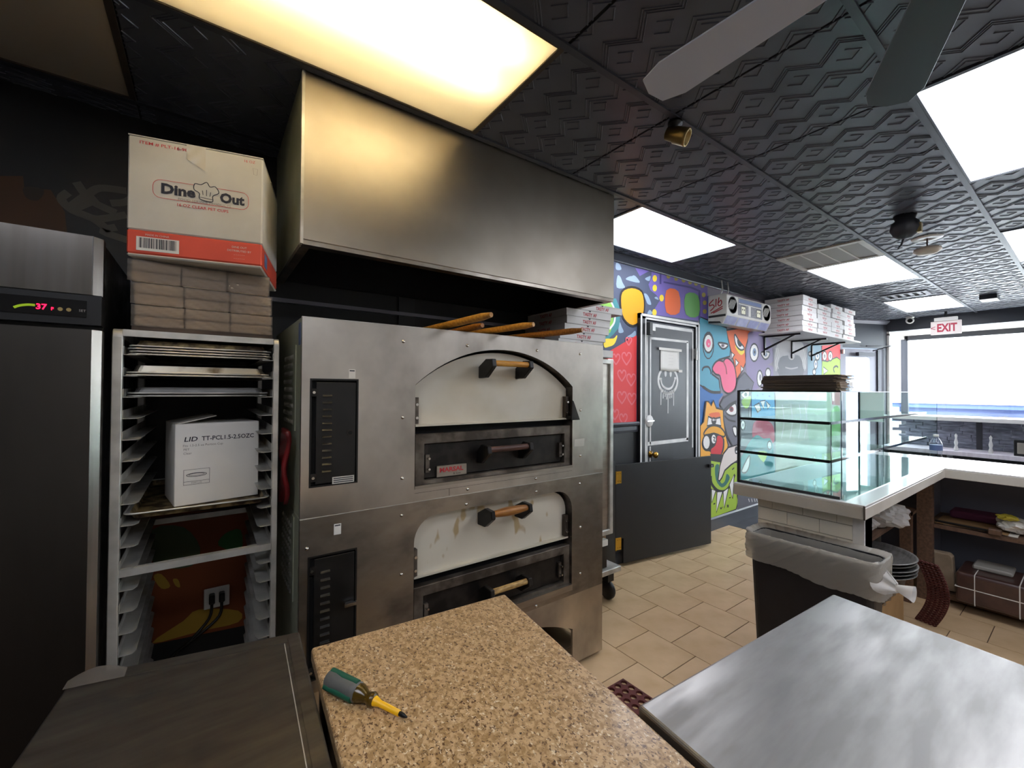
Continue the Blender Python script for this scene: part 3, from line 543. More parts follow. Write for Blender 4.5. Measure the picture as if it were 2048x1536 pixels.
('white','o',[(4.4,0.393),(4.514,0.378),(4.386,0.176)]),
('white','o',[(4.524,0.38),(4.639,0.404),(4.546,0.2)]),
('white','o',[(4.652,0.438),(4.763,0.543),(4.726,0.274)]),
('black','l0.014',[(4.329,0.275),(4.364,0.277)]),
('black','l0.014',[(4.652,0.293),(4.682,0.294)]),
('black','l0.014',[(4.465,0.22),(4.48,0.202),(4.505,0.218)]),
('black','l0.014',[(4.606,0.225),(4.639,0.193)]),
('black','l0.014',[(4.639,0.22),(4.606,0.198)]),
('black','l0.014',[(4.713,0.596),(4.76,0.611)]),
('dgray','',[(4.839,0.31),(5.349,0.184),(5.349,0.129),(4.823,0.128)]),
('white','l0.012',[(5.086,0.222),(5.107,0.182)]),
('white','l0.012',[(5.155,0.212),(5.175,0.172)]),
('white','l0.012',[(5.224,0.202),(5.245,0.161)]),
('white','l0.012',[(5.277,0.195),(5.299,0.153)]),
('rust','',[(-0.722,2.227),(-0.583,2.269),(-0.579,2.223),(-0.51,2.237),(-0.47,2.161),(-0.462,2.076),(-0.533,2.065),(-0.72,2.036)]),
('brown','s',[(-0.58,2.228),(-0.528,2.232),(-0.542,2.186),(-0.574,2.188)]),
('dim','l0.028',[(-0.461,2.24),(-0.48,2.208),(-0.449,2.172),(-0.391,2.153),(-0.34,2.114)]),
('dim','l0.028',[(-0.453,2.185),(-0.403,2.251),(-0.367,2.284),(-0.289,2.294)]),
('dim','l0.028',[(-0.439,2.288),(-0.396,2.225),(-0.32,2.193)]),
('dim','l0.028',[(-0.411,2.159),(-0.371,2.155),(-0.288,2.193)]),
('dim','l0.028',[(-0.319,2.133),(-0.36,2.107),(-0.276,2.085)]),
('dim','l0.028',[(-0.407,2.25),(-0.378,2.213)]),
('dim','l0.028',[(-0.451,2.172),(-0.392,2.223)]),
('dim','l0.028',[(-0.337,2.229),(-0.289,2.248),(-0.257,2.291)]),
('dim','l0.028',[(-0.268,2.358),(-0.212,2.286),(-0.144,2.365)]),
('orange3','',[(-0.197,0.918),(0.188,0.886),(0.195,0.326),(-0.181,0.355)]),
('green3','s',[(-0.187,0.849),(-0.08,0.841),(-0.018,0.735),(-0.05,0.66),(-0.177,0.695)]),
('green4','s',[(0.05,0.732),(0.075,0.782),(0.136,0.789),(0.137,0.69)]),
('ochre','s',[(-0.18,0.646),(-0.154,0.651),(-0.122,0.591),(-0.153,0.588)]),
('ochre','s',[(-0.114,0.618),(-0.096,0.613),(-0.088,0.577),(-0.104,0.587)]),
('ochre','s',[(-0.181,0.361),(-0.075,0.423),(-0.019,0.458),(0.131,0.408),(0.131,0.353),(-0.018,0.358)]),
]
# ---------------------------------------------------------------- the shell of the room
ZC = 2.616; WY = 2.4; XB, YR, XF = -2.2, -2.4, 8.95
m = MB(); m.box(XB, 4.641, YR, WY + .02, -.12, -.004, 'grout'); floor = struct('floor', m)
t = MB(); t.box(0, .3, 0, .3, -.004, 0, 'floor_tile'); tile_me = t.mesh('tile', Vector((0, 0, 0)))
for k in range(-8, 8):
    x0 = 2.205 + .3045 * k; y = 1.469 - (.1525 if k % 2 else 0) - .305 * 8
    while y < WY:
        if y + .305 > -.95:
            o = inst(tile_me, 'tile', floor, (x0 + .0025, y + .0025, random.uniform(-.0006, 0)))
            if y + .3 > WY: o.scale.y = max(.05, (WY - y - .004) / .3)
        y += .305
m = MB(); m.box(4.645, XF + .9, YR, WY + .02, -.12, -.001, 'dark_floor'); struct('floor_dining', m)
GX = [2.17 + .604 * k for k in range(-7, 12)]; GY = [.426 + .61 * j for j in range(-4, 4)]
m = MB(); m.box(XB, XF, YR, WY + .02, ZC + .075, ZC + .13, 'black_ceiling')
ceiling = struct('ceiling', m)
def ridge(mb, p, q, w=.0045, h=.003):
    d = Vector((q[0] - p[0], q[1] - p[1])); d.normalize(); n = Vector((-d.y, d.x)) * w / 2; e = d * w * .5
    a = Vector(p) - e; b = Vector(q) + e
    vs = [(a.x + n.x, a.y + n.y, 0), (a.x - n.x, a.y - n.y, 0), (b.x - n.x, b.y - n.y, 0), (b.x + n.x, b.y + n.y, 0),
          (a.x + n.x * .5, a.y + n.y * .5, -h), (a.x - n.x * .5, a.y - n.y * .5, -h), (b.x - n.x * .5, b.y - n.y * .5, -h), (b.x + n.x * .5, b.y + n.y * .5, -h)]
    mb.add(vs, [(4, 5, 6, 7), (0, 1, 5, 4), (1, 2, 6, 5), (2, 3, 7, 6), (3, 0, 4, 7)], 'black_ceiling')
def clip_seg(p, q, w, l, e=.006):
    t0, t1 = 0.0, 1.0; dx, dy = q[0] - p[0], q[1] - p[1]
    for a, b in ((-dx, p[0] - e), (dx, w - e - p[0]), (-dy, p[1] - e), (dy, l - e - p[1])):
        if abs(a) < 1e-9:
            if b < 0: return None
        else:
            r = b / a
            if a < 0: t0 = max(t0, r)
            else: t1 = min(t1, r)
    if t1 - t0 < .02: return None
    return (p[0] + dx * t0, p[1] + dy * t0), (p[0] + dx * t1, p[1] + dy * t1)
def tile_ceiling(w, l):
    """pressed pattern: three-line and two-line zigzags in antiphase, an open diamond in every cell between them"""
    mb = MB(); mb.box(.006, w - .006, .003, l - .003, 0, .006, 'black_ceiling'); A_ = .0765
    def seg(p, q):
        c = clip_seg(p, q, w, l)
        if c: ridge(mb, c[0], c[1], .005, .0032)
    for xt, offs, ph in ((.088, (0, .0125, .025), 0), (.390, (0, .0125, .025), 0), (.246, (-.008, .014), 1), (-.056, (-.008, .014), 1), (.548, (-.008, .014), 1)):
        for of in offs:
            for i in range(-1, 9):
                v0 = .069 + A_ * i; a = A_ * ((i + ph) % 2); b = A_ - a; seg((xt + of + a, v0), (xt + of + b, v0 + A_))
    for k in range(4):
        for i in range(-1, 9):
            cx = (.015, .176, .317, .478)[k]; ph = (1, 0, 1, 0)[k]
            if (i + ph) % 2: continue
            c = (cx + .02 * (k % 2), .069 + A_ * i); h = .033
            q = [(c[0] - h, c[1]), (c[0], c[1] + h), (c[0] + h, c[1]), (c[0], c[1] - h)]
            seg(q[1], q[2]); seg(q[2], q[3]); seg(q[3], q[0])
    return mb.mesh('ceiling_tile', Vector((0, 0, 0)))
ct_me = tile_ceiling(.604, .61)
SKIP = [(-.246, .962, 1.036, 1.646), (-1.454, -.246, 1.646, 2.256), (2.17, 3.378, 1.646, 2.256), (2.17, 3.378, -.184, .426), (3.982, 5.794, 1.036, 1.646), (7.002, 8.21, 1.036, 1.646), (4.586, 5.794, -.184, .426), (-.246, .962, -1.404, -.794), (-1.454, -.246, -.184, .426), (2.17, 3.378, -1.404, -.794), (4.586, 5.794, -1.404, -.794)]
for i in range(len(GX) - 1):
    for j in range(len(GY)):
        x, y = GX[i], GY[j]; y1 = y + .61
        if any(a - .02 < x + .3 < b + .02 and c - .02 < y + .3 < d + .02 for a, b, c, d in SKIP): continue
        if x > XF or x + .02 < XB: continue
        o = inst(ct_me, 'ceiling_tile', ceiling, (x, y, ZC))
        if y1 > WY: o.scale.y = (WY - y) / .61
        if x + .604 > XF: o.scale.x = (XF - x) / .604
for y in GY[1:]:
    m = MB(); m.box(XB, XF, y - .012, y + .012, ZC - .009, ZC, 'black_trim'); m.build('ceiling_runner', ceiling)
for x in GX:
    if not XB < x < XF: continue
    for y in [YR] + GY:
        y1 = min(y + .61, WY) if y in GY else GY[0]
        if any(a + .05 < x < b - .05 and c - .02 < y + .3 < d + .02 for a, b, c, d in SKIP): continue
        m = MB(); m.box(x - .007, x + .007, y, y1, ZC + .004, ZC + .02, 'gap'); m.build('ceiling_cross_bar', ceiling)
# walls
m = MB(); m.box(XB, 8.08, WY, WY + .12, -.12, ZC + .1, 'black_wall'); wall_left = struct('wall_left', m)
m = MB(); m.box(XB - .12, XB, YR - .12, WY + .12, -.12, ZC + .1, 'black_paint'); struct('wall_back', m)
m = MB(); m.box(XB, XF + .3, YR - .12, YR, -.12, ZC + .1, 'stucco'); struct('wall_right', m)
mb = MB(); lay = 0
for col, fl, pts in MURAL:
    if col in ('slate', 'mauve', 'rust'): lay = 0
    lay += 1; y = WY - .0006 - .00011 * lay; c = 'paint_' + col
    if fl.startswith('l'): ribbon(mb, smooth_open(pts), float(fl[1:]), y, c); continue
    if 's' in fl: pts = smooth_closed(pts)
    mb.add([(p[0], y, p[1]) for p in pts], [list(range(len(pts)))], c)
    if 'o' in fl: ribbon(mb, pts, .02, y - .00005, 'paint_black', True)
mb.build('mural', wall_left, autonorm=False)
# mouldings
def moulding(name, prof, x0, x1, mtl='black_trim', n=None):
    m = MB(); m.prism([(WY - a, z) for a, z in prof], x0, x1, mtl, 'x'); return struct(name, m)
CROWN = [(0, ZC - .062), (.012, ZC - .062), (.016, ZC - .052), (.05, ZC - .02), (.06, ZC - .012), (.06, ZC), (0, ZC)]
moulding('trim_1', CROWN, 1.95, 8.07)
RAIL = [(0, 1.10), (.012, 1.10), (.016, 1.12), (.016, 1.15), (.030, 1.162), (.034, 1.178), (.028, 1.19), (0, 1.19)]
moulding('trim_2', RAIL, 2.4, 3.085)
BASE = [(0, 0), (.016, 0), (.016, .105), (.026, .112), (.026, .124), (.014, .138), (0, .138)]
moulding('baseboard_left', BASE, 4.03, 8.07)
moulding('baseboard_corner', BASE, 2.4, 3.085)
m = MB(); m.box(XB, 2.3, WY - .025, WY, 1.893, 1.913, 'frame_gray'); struct('trim_3', m)
m = MB(); m.box(.9, 1.0, WY - .012, WY, .3, ZC, 'black_paint'); struct('trim_4', m)
# painted door in the mural wall
x0, x1, zt = 3.191, 3.95, 2.085
m = MB(); m.box(x0, x1, WY - .022, WY - .004, .01, zt, 'door_black'); door1 = struct('door_1', m)
door1['label'] = 'black interior door with hand-painted white outlines'
def strip(name, pts, w, y, mtl='white_paint', parent=door1):
    m = MB(); ribbon(m, pts, w, y, mtl); m.build(name, parent, autonorm=False)
m = MB()
for a in ((3.085, 3.175, .0, 2.15), (3.96, 4.04, .0, 2.15)): m.box(a[0], a[1], WY - .034, WY, a[2], a[3], 'black_paint')
m.box(3.085, 4.04, WY - .034, WY, 2.10, 2.15, 'black_paint'); m.build('casing', door1, bevel=.004)
y = WY - .0349
for nm, p, w in (('painted_line', [(3.10, 0), (3.102, 2.135), (4.02, 2.138), (4.024, 0)], .022), ('painted_line', [(3.165, .0), (3.163, 2.108), (3.97, 2.11), (3.972, 0)], .016)):
    for a, b in zip(p, p[1:]): strip('painted_line', [a, b], w, y)
y = WY - .0229
for a, b, w in (((3.20, .02), (3.20, 2.06), .016), ((3.20, 2.06), (3.92, 2.06), .03), ((3.925, 2.06), (3.925, .9), .018),
                ((3.248, .98), (3.248, 1.945), .018), ((3.248, 1.938), (3.846, 1.945), .022), ((3.835, 1.945), (3.835, .98), .035), ((3.20, .985), (3.85, .985), .034), ((3.246, .02), (3.246, .96), .016)):
    strip('painted_line', [a, b], w, y)
C = (3.515, 1.56)
ring = [(C[0] + .15 * math.cos(t * .1), C[1] + .125 * math.sin(t * .1)) for t in range(63)]
m = MB(); ribbon(m, ring, .026, y, 'white_paint', True)
ribbon(m, smooth_open([(3.40, 1.57), (3.43, 1.51), (3.51, 1.48), (3.58, 1.50), (3.625, 1.57)]), .02, y, 'white_paint')
for a in ((3.40, 1.572), (3.628, 1.582)): m.add([(a[0] + .018 * math.cos(t), y, a[1] + .014 * math.sin(t)) for t in [k * .8 for k in range(8)]], [list(range(8))], 'white_paint')
for ex in (3.475, 3.555): m.add([(ex + .018 * math.cos(t), y, 1.63 + .04 * math.sin(t)) for t in [k * .63 for k in range(10)]], [list(range(10))], 'white_paint')
for dx, l in ((-.11, .11), (-.075, .05), (-.045, .035), (-.02, .06), (0, .19), (.03, .05), (.06, .045), (.09, .12)):
    ribbon(m, [(3.515 + dx, 1.45 + abs(dx) * .3), (3.513 + dx, 1.44 - l)], .011, y, 'white_paint')
m.build('painted_smiley', door1, autonorm=False)
m = MB(); m.lathe([(.0, 0), (.03, 0), (.03, .006), (.012, .012), (.012, .035), (.026, .045), (.03, .058), (.022, .07), (0, .072)], (3.25, WY - .022, .89), 'brass', 20, (0, -1, 0)); m.build('knob', door1)
m = MB(); m.lathe([(0, 0), (.055, 0), (.05, .006), (0, .008)], (3.215, WY - .036, 1.19), 'white_paint', 20, (0, -1, 0)); m.box(3.17, 3.27, WY - .05, WY - .04, 1.185, 1.197, 'chrome'); m.build('latch', door1)
for z in (1.83, .4):
    m = MB(); m.box(3.93, 3.965, WY - .04, WY - .022, z - .05, z + .05, 'chrome'); m.cyl((3.95, WY - .045, z - .06), (3.95, WY - .045, z + .06), .009, 'chrome'); m.build('hinge', door1)
m = MB(); m.box(3.205, 3.27, WY - .06, WY - .024, 2.0, 2.05, 'white_paint'); m.box(3.175, 3.215, WY - .07, WY - .03, 1.96, 2.07, 'black_paint'); m.build('door_bolt', door1)
n = MB(); n.grid(lambda u, v: (3.392 + .295 * u, WY - .026 - .006 * math.sin(u * 3.1) * (1 - v), 1.645 + .21 * v + .004 * math.sin(u * 9)), 8, 6, 'white_paper')
notice = n.build('paper_notice', solid=.0006); tag(notice, 'white paper notice taped to the black door', 'notice')
for a in ((3.36, 3.72, 1.85), (3.67, 3.73, 1.652)):
    m = MB(); m.box(a[0], a[1], WY - .0335, WY - .0325, a[2] - .012, a[2] + .012, 'white_paper'); m.build('tape', notice)
for k in range(4):
    write(('PLEASE', 'KEEP', 'DOOR', 'CLOSED')[k] if 0 else '- - - -', (3.54, WY - .0345, 1.80 - .03 * k), (1, 0, 0), (0, 0, 1), .03, 'print_shade_gray', notice)
# entrance corner: diagonal wall with a glazed door, bay window at the street
A = Vector((8.08, WY, 0)); B = Vector((XF, 2.03, 0)); dd = (B - A).normalized(); nn = Vector((-dd.y, dd.x, 0)); LD = (B - A).length
xf = Matrix.Identity(4)
for i in range(3): xf[i][0] = dd[i]; xf[i][1] = nn[i]; xf[i][3] = A[i]
m = MB(xf); m.box(0, .05, 0, .1, 0, ZC + .1, 'frame_gray'); m.box(LD - .07, LD, 0, .1, 0, ZC + .1, 'mullion'); m.box(.05, LD - .07, 0, .1, 2.16, ZC + .1, 'black_trim'); struct('wall_entrance', m)
m = MB(xf); m.box(.05, .14, .02, .07, .02, 2.15, 'frame_gray'); m.box(.62, .76, .02, .07, .02, 2.15, 'frame_gray'); m.box(.14, .62, .02, .07, 2.02, 2.15, 'frame_gray'); m.box(.14, .62, .02, .07, .02, .25, 'frame_gray')
door2 = struct('door_2', m); door2['label'] = 'grey framed glass entrance door at the room corner'
m = MB(xf); m.box(.76, .81, .0, .07, .02, 2.15, 'mullion'); m.build('door_edge', door2)
m = MB(xf); m.box(.14, .62, .042, .048, .25, 2.02, 'pane'); m.build('pane', door2)
m = MB(xf); m.box(.30, .62, -.06, -.01, 2.03, 2.09, 'mullion'); m.tube([(.62, -.03, 2.12), (.9, -.1, 2.20), (.46, -.05, 2.19)], .009, 'mullion'); m.build('door_closer', door2)
m = MB(xf); m.box(.03, .06, -.03, 0, 2.06, 2.13, 'white_plastic'); m.build('door_sensor', door2)
m = MB(xf); m.prism([(-.0, ZC - .06), (-.05, ZC - .02), (-.05, ZC), (0, ZC)], 0, LD, 'frame_gray', 'x'); struct('trim_5', m)
m = MB(); m.box(XF, XF + .12, YR, 2.03, 2.44, ZC + .1, 'black_trim'); m.box(XF, XF + .12, YR, 2.03, 0, .55, 'black_paint'); struct('wall_far', m)
m = MB(); m.box(XF + .1, 10.0, YR, 2.03, 2.44, 2.5, 'stucco'); m.box(XF, 10.0, YR, 2.03, -.1, .02, 'concrete'); struct('window_bay', m)
fr = MB(); fr.box(9.86, 9.93, 1.96, 2.05, 0, 2.44, 'mullion'); fr.box(9.86, 9.93, YR, 1.98, 2.36, 2.44, 'mullion'); fr.box(9.86, 9.93, YR, 1.98, .3, .42, 'mullion'); fr.box(9.86, 9.93, -.75, -.68, .4, 2.4, 'mullion')
win = struct('window_1', fr)
m = MB(); m.box(9.89, 9.9, YR, 1.97, .42, 2.36, 'pane'); m.build('pane', win)
fr = MB(); fr.box(XF, 9.87, 2.0, 2.05, 2.38, 2.44, 'white_plastic'); fr.box(XF, 9.87, 2.0, 2.05, .3, .42, 'mullion'); fr.box(XF, XF + .05, 2.0, 2.05, .4, 2.4, 'white_plastic')
win2 = struct('window_2', fr)
m = MB(); m.box(XF + .05, 9.87, 2.02, 2.03, .42, 2.38, 'pane'); m.build('pane', win2)
# dining ledge, stone panelling and bench below the window
m = MB(); m.box(8.5, 9.1, YR, 1.98, 1.06, 1.115, 'slab_white'); m.box(8.5, 9.1, YR, .55, 1.115, 1.15, 'slab_white')
tag(m.build('window_ledge', bevel=.004), 'white window ledge above the dark stone panelling', 'ledge')
mp = thing('stone_panelling', (8.9, 0, .56), 'dark stacked stone panelling below the white window ledge', 'panelling')
for r in range(10):
    yy = 1.95 - .08 * (r % 3)
    while yy > -.7:
        w = random.uniform(.18, .34); m = MB(); q = random.uniform(0, .02)
        m.box(8.86 - q, 8.93, max(yy - w, -.8) + .004, yy - .002, .565 + r * .049, .565 + r * .049 + .046, 'slate_stone'); m.build('stone', mp); yy -= w
m = MB(); m.box(8.84, 8.93, .98, 1.04, .56, 1.06, 'mullion'); m.build('divider', mp)
m = MB(); m.box(8.3, 8.835, YR, 1.95, .60, .66, 'seat_wood'); bn = thing('window_bench', (8.57, 0, 0), 'pale wooden bench in front of the stone panelling', 'bench'); m.build('seat', bn, bevel=.004)
for yy in (1.3, .3, -.9):
    m = MB(); m.box(8.4, 8.82, yy - .03, yy + .03, 0, .6, 'mullion'); m.build('leg', bn)
m = MB(); m.box(8.36, 8.5, .28, .66, .66, .86, 'black_plastic'); m.box(8.35, 8.36, .31, .63, .69, .83, 'vent_gray'); tag(m.build('napkin_box', bevel=.004), 'small black box standing on the pale bench', 'box')
for yy, sc_ in ((1.18, 1.0), (.86, 1.2)):
    m = MB(); m.lathe([(0, 0), (.022, 0), (.026, .02), (.014, .07), (.022, .11), (.010, .17), (.016, .21), (0, .24)], (8.42, yy, .66), 'bag_white', 10)
    tag(m.build('ornament'), 'white ornament on the bench, %s of the pair' % ('slimmer' if sc_ == 1 else 'fuller'), 'ornament')
# street outside
m = MB(); m.box(9.95, 14, -14, 14, -.2, -.1, 'concrete'); m.box(14, 40, -30, 30, -.25, -.14, 'asphalt'); m.box(-4, 14, 2.6, 30, -.2, -.1, 'concrete'); struct('ground', m)
tr = thing('box_truck', (15.5, 0, -.14), 'white box truck parked in the street outside the window', 'truck')
m = MB(); m.box(13.6, 16, -4.5, 3.1, 1.20, 4.2, 'truck_white'); m.build('cargo_box', tr, bevel=.02)
m = MB(); m.box(13.65, 15.9, -4.5, 3.0, 1.10, 1.2, 'truck_blue'); m.box(13.8, 15.8, -4.4, 2.9, .75, 1.1, 'truck_blue'); m.build('chassis', tr)
for yy in (1.2, -3.2):
    m = MB(); m.lathe([(0, 0), (.25, 0), (.28, .05), (.46, .05), (.48, .1), (.48, .25), (0, .28)], (13.72, yy, .34), 'tyre', 28, (1, 0, 0)); m.build('wheel', tr)
    m = MB(); m.hole([(yy + .62 * math.cos(t), .34 + .62 * math.sin(t)) for t in [math.pi * k / 12 for k in range(13)]] + [(yy - .62, .34)], [(yy + .52 * math.cos(t), .34 + .52 * math.sin(t)) for t in [math.pi * k / 12 for k in range(13)]] + [(yy - .52, .34)], 13.68, 14.0, 'mullion', 'x'); m.build('fender', tr)
b = thing('street_building', (24, 12, -.14), 'pale shop building with a blue front across the street', 'building')
m = MB(); m.box(22, 26, 3.5, 30, -.14, 7, 'stucco'); m.build('wall', b); m = MB(); m.box(21.7, 22, 4.2, 30, 2.6, 3.6, 'blue_facade'); m.build('fascia', b)
for k in range(5):
    m = MB(); m.box(21.95, 22, 4.6 + 3 * k, 6.8 + 3 * k, .3, 2.4, 'blue_facade'); m.build('window', b)
fe = thing('street_fence', (9, 14, -.14), 'grey upright board fence outside the entrance door', 'fence')
for k in range(26):
    m = MB(); m.box(6.5 + .3 * k, 6.78 + .3 * k, 9.0, 9.06, -.1, 1.95 + .05 * (k % 2), 'fence_gray'); m.build('board', fe)
# ---------------------------------------------------------------- extractor hood
hd = thing('extractor_hood', (1.1, 2.0, 2.0), 'stainless steel extractor hood hanging over the pizza ovens', 'hood')
m = MB(); m.box(.266, 1.935, 1.67, 1.69, 2.0, ZC - .002, 'steel_hood'); m.build('front_panel', hd, bevel=.003)
m = MB(); m.box(.266, .280, 1.69, WY - .01, 2.0, ZC - .002, 'green_enamel'); m.build('side_panel', hd, bevel=.002)
m = MB(); m.box(1.921, 1.935, 1.69, WY - .01, 2.0, ZC - .002, 'steel_hood'); m.build('side_panel', hd, bevel=.002)
m = MB(); m.box(.27, 1.931, 1.672, 1.715, 1.984, 2.0, 'steel_dirty'); m.box(.268, .30, 1.715, WY - .02, 1.984, 2.0, 'soot'); m.box(1.9, 1.933, 1.715, WY - .02, 1.984, 2.0, 'steel_dirty'); m.build('lip', hd)
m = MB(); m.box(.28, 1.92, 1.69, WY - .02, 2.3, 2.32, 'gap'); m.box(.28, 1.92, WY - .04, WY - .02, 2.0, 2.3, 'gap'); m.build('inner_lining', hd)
m = MB(); m.box(.262, .272, 1.668, 1.692, 1.985, ZC - .002, 'alu'); m.build('corner_strip', hd)
# ---------------------------------------------------------------- deck ovens
FY = 1.635; OX0, OX1, OYB = .267, 1.804, 2.33
def arc(x0, x1, zs, rise, n=24):
    h = (x1 - x0) / 2; R = (h * h + rise * rise) / (2 * rise); cx = (x0 + x1) / 2; cz = zs + rise - R; a = math.asin(h / R)
    return [(cx + R * math.sin(-a + 2 * a * i / n), cz + R * math.cos(-a + 2 * a * i / n)) for i in range(n + 1)]
def rtop(x0, x1, zt, r, n=8):
    return [(x0 + r - r * math.cos(math.pi / 2 * i / n), zt - r + r * math.sin(math.pi / 2 * i / n)) for i in range(n + 1)] + [(x1 - r + r * math.sin(math.pi / 2 * i / n), zt - r + r * math.cos(math.pi / 2 * i / n)) for i in range(n + 1)]
def handle(parent, z, yd, yg, grip, bracket, bulge=False, xs=(1.015, 1.225), name='handle'):
    for x in xs:
        m = MB(); m.prism([(yd, z - .062), (yd, z - .008), (yg + .045, z + .024), (yg - .012, z + .022), (yg - .018, z - .012), (yg + .045, z - .06)], x, x + .022, bracket, 'x'); m.build('handle_bracket', parent, bevel=.003)
    g = MB(); n = 12; rr = [.0135 + (.007 * math.sin(math.pi * i / n) if bulge else 0) for i in range(n + 1)]
    g.tube([(xs[0] + .02 + (xs[1] - xs[0] - .02) * i / n, yg + .006, z + .004) for i in range(n + 1)], .014, grip, 12, rr); g.build('handle_grip', parent)
def deck(label, z0, z1, zb, top, panel, louv, doorm, zd, zfr, steel, rivets, slots_light):
    t = thing('pizza_oven', (1.03, 1.98, z0), label, 'oven')
    xl, xr = .689, 1.57; m = MB(); y0, y1 = FY, FY + .008
    def F(p, c=steel): m.add([(a, y0, b) for a, b in p], [list(range(len(p)))], c)
    lx0, lx1, lz0, lz1 = louv
    F([(OX0, z0), (lx0, z0), (lx0, z1), (OX0, z1)]); F([(lx0, z0), (lx1, z0), (lx1, lz0), (lx0, lz0)]); F([(lx0, lz1), (lx1, lz1), (lx1, z1), (lx0, z1)]); F([(lx1, z0), (xl, z0), (xl, z1), (lx1, z1)])
    F([(xr, z0), (OX1, z0), (OX1, z1), (xr, z1)]); F([(xl, z0), (xr, z0), (xr, zb), (xl, zb)])
    for a, b in zip(top, top[1:]): F([a, b, (b[0], z1), (a[0], z1)])
    m.add([(OX0, y0, z0), (OX0, y0, z1), (OX0, y0 + .02, z1), (OX0, y0 + .02, z0)], [(0, 1, 2, 3)], steel); m.add([(OX1, y0, z0), (OX1, y0, z1), (OX1, y0 + .02, z1), (OX1, y0 + .02, z0)], [(0, 1, 2, 3)], steel)
    m.add([(OX0, y0, z1), (OX1, y0, z1), (OX1, y0 + .02, z1), (OX0, y0 + .02, z1)], [(0, 1, 2, 3)], 'alu')
    m.box(OX0 - .001, OX1 + .001, y0 - .002, y0 + .01, z1 - .003, z1 - .0005, 'alu'); m.build('front_plate', t, autonorm=False)
    m = MB(); m.box(OX0, OX0 + .01, FY + .02, OYB, z0, z1, 'green_enamel'); m.build('side_panel', t, bevel=.003)
    m = MB(); m.box(OX1 - .01, OX1, FY + .02, OYB, z0, z1, 'steel'); m.build('side_panel', t, bevel=.003)
    m = MB(); m.box(OX0 + .01, OX1 - .01, FY + .07, OYB, z0 + .004, z1 - .002, 'gap'); m.build('body', t)
    # reveal of the opening
    loop = [(xl, zb)] + list(top) + [(xr, zb)]; m = MB()
    for a, b in zip(loop, loop[1:]): m.add([(a[0], y0, a[1]), (b[0], y0, b[1]), (b[0], FY + .075, b[1]), (a[0], FY + .075, a[1])], [(0, 1, 2, 3)], 'soot')
    m.add([(xl, y0, zb), (xr, y0, zb), (xr, FY + .075, zb), (xl, FY + .075, zb)], [(0, 1, 2, 3)], 'black_iron'); m.build('opening_reveal', t, autonorm=False)
    # door of the baking chamber
    ins = [(a[0] * .985 + (xl + xr) / 2 * .015, a[1] - .012) for a in top]
    d = MB(); d.prism([(xl + .012, zd)] + ins + [(xr - .006, zd)], FY + .045, FY + .057, doorm, 'y'); door = d.build('door', t)
    d = MB(); d.box(xl + .012, xr - .006, FY + .022, FY + .050, zd - .002, zd + .006, 'oven_white'); d.build('door_lip', door)
    for x in (xl + .004, xr - .03):
        d = MB(); d.box(x, x + .02, FY + .02, FY + .046, zd + .01, zd + .12, 'soot'); d.cyl((x + .01, FY + .012, zd + .035), (x + .01, FY + .022, zd + .035), .006, 'rivet'); d.cyl((x + .01, FY + .012, zd + .09), (x + .01, FY + .022, zd + .09), .006, 'rivet'); d.build('hinge', door)
    # frame and burner door
    fx0, fx1 = xl + .006, xr - .004
    d = MB(); o = [(fx0, zb + .004), (fx1, zb + .004), (fx1, zfr), (fx0, zfr)]; i_ = [(fx0 + .042, zb + .02), (fx1 - .042, zb + .02), (fx1 - .042, zfr - .042), (fx0 + .042, zfr - .042)]
    d.hole(o, i_, FY + .012, FY + .05, 'soot', 'y'); d.build('burner_frame', t, bevel=.002)
    d = MB(); d.box(fx0 + .046, fx1 - .046, FY + .032, FY + .046, zb + .026, zfr - .047, 'black_iron'); bd = d.build('burner_door', t)
    for x in (fx0 + .05, fx1 - .072):
        d = MB(); d.box(x, x + .018, FY + .018, FY + .033, zb + .05, zb + .125, 'soot'); d.cyl((x + .01, FY + .0, zb + .065), (x + .01, FY + .02, zb + .065), .005, 'rivet'); d.cyl((x + .01, FY + .0, zb + .11), (x + .01, FY + .02, zb + .11), .005, 'rivet'); d.build('hinge', bd)
    # louvred control door
    d = MB(); d.box(lx0, lx1, FY + .012, FY + .03, lz0, lz1, 'gap'); d.hole([(lx0, lz0), (lx1, lz0), (lx1, lz1), (lx0, lz1)], [(lx0 + .006, lz0 + .006), (lx1 - .006, lz0 + .006), (lx1 - .006, lz1 - .006), (lx0 + .006, lz1 - .006)], FY - .002, FY + .012, 'black_metal', 'y'); d.build('control_recess', t)
    d = MB(); d.box(lx0 + .02, lx1 - .008, FY - .001, FY + .009, lz0 + .01, lz1 - .012, 'black_metal'); cd = d.build('control_door', t, bevel=.002)
    n = 12; zs0, zs1 = panel
    for k in range(n):
        z = zs1 - (zs1 - zs0) * k / (n - 1)
        d = MB(); d.add([(lx0 + .042, FY - .001, z + .004), (lx0 + .074, FY - .001, z + .004), (lx0 + .074, FY - .007, z - .002), (lx0 + .042, FY - .007, z - .002)], [(0, 1, 2, 3)], 'black_metal'); d.box(lx0 + .042, lx0 + .074, FY - .0075, FY - .001, z - .0032, z - .002, slots_light); d.build('louver_slat', cd)
    for z in (lz0 + .035, lz1 - .05):
        d = MB(); d.box(lx0 + .004, lx0 + .026, FY - .006, FY, z - .014, z + .014, 'black_iron'); d.cyl((lx0 + .012, FY - .012, z), (lx0 + .012, FY - .005, z), .005, 'rivet'); d.build('hinge', cd)
    for (rx, rz) in rivets:
        d = MB(); d.lathe([(.0075, 0), (.0065, .003), (.003, .005), (0, .0055)], (rx, FY, rz), 'rivet', 10, (0, -1, 0)); d.build('rivet', t)
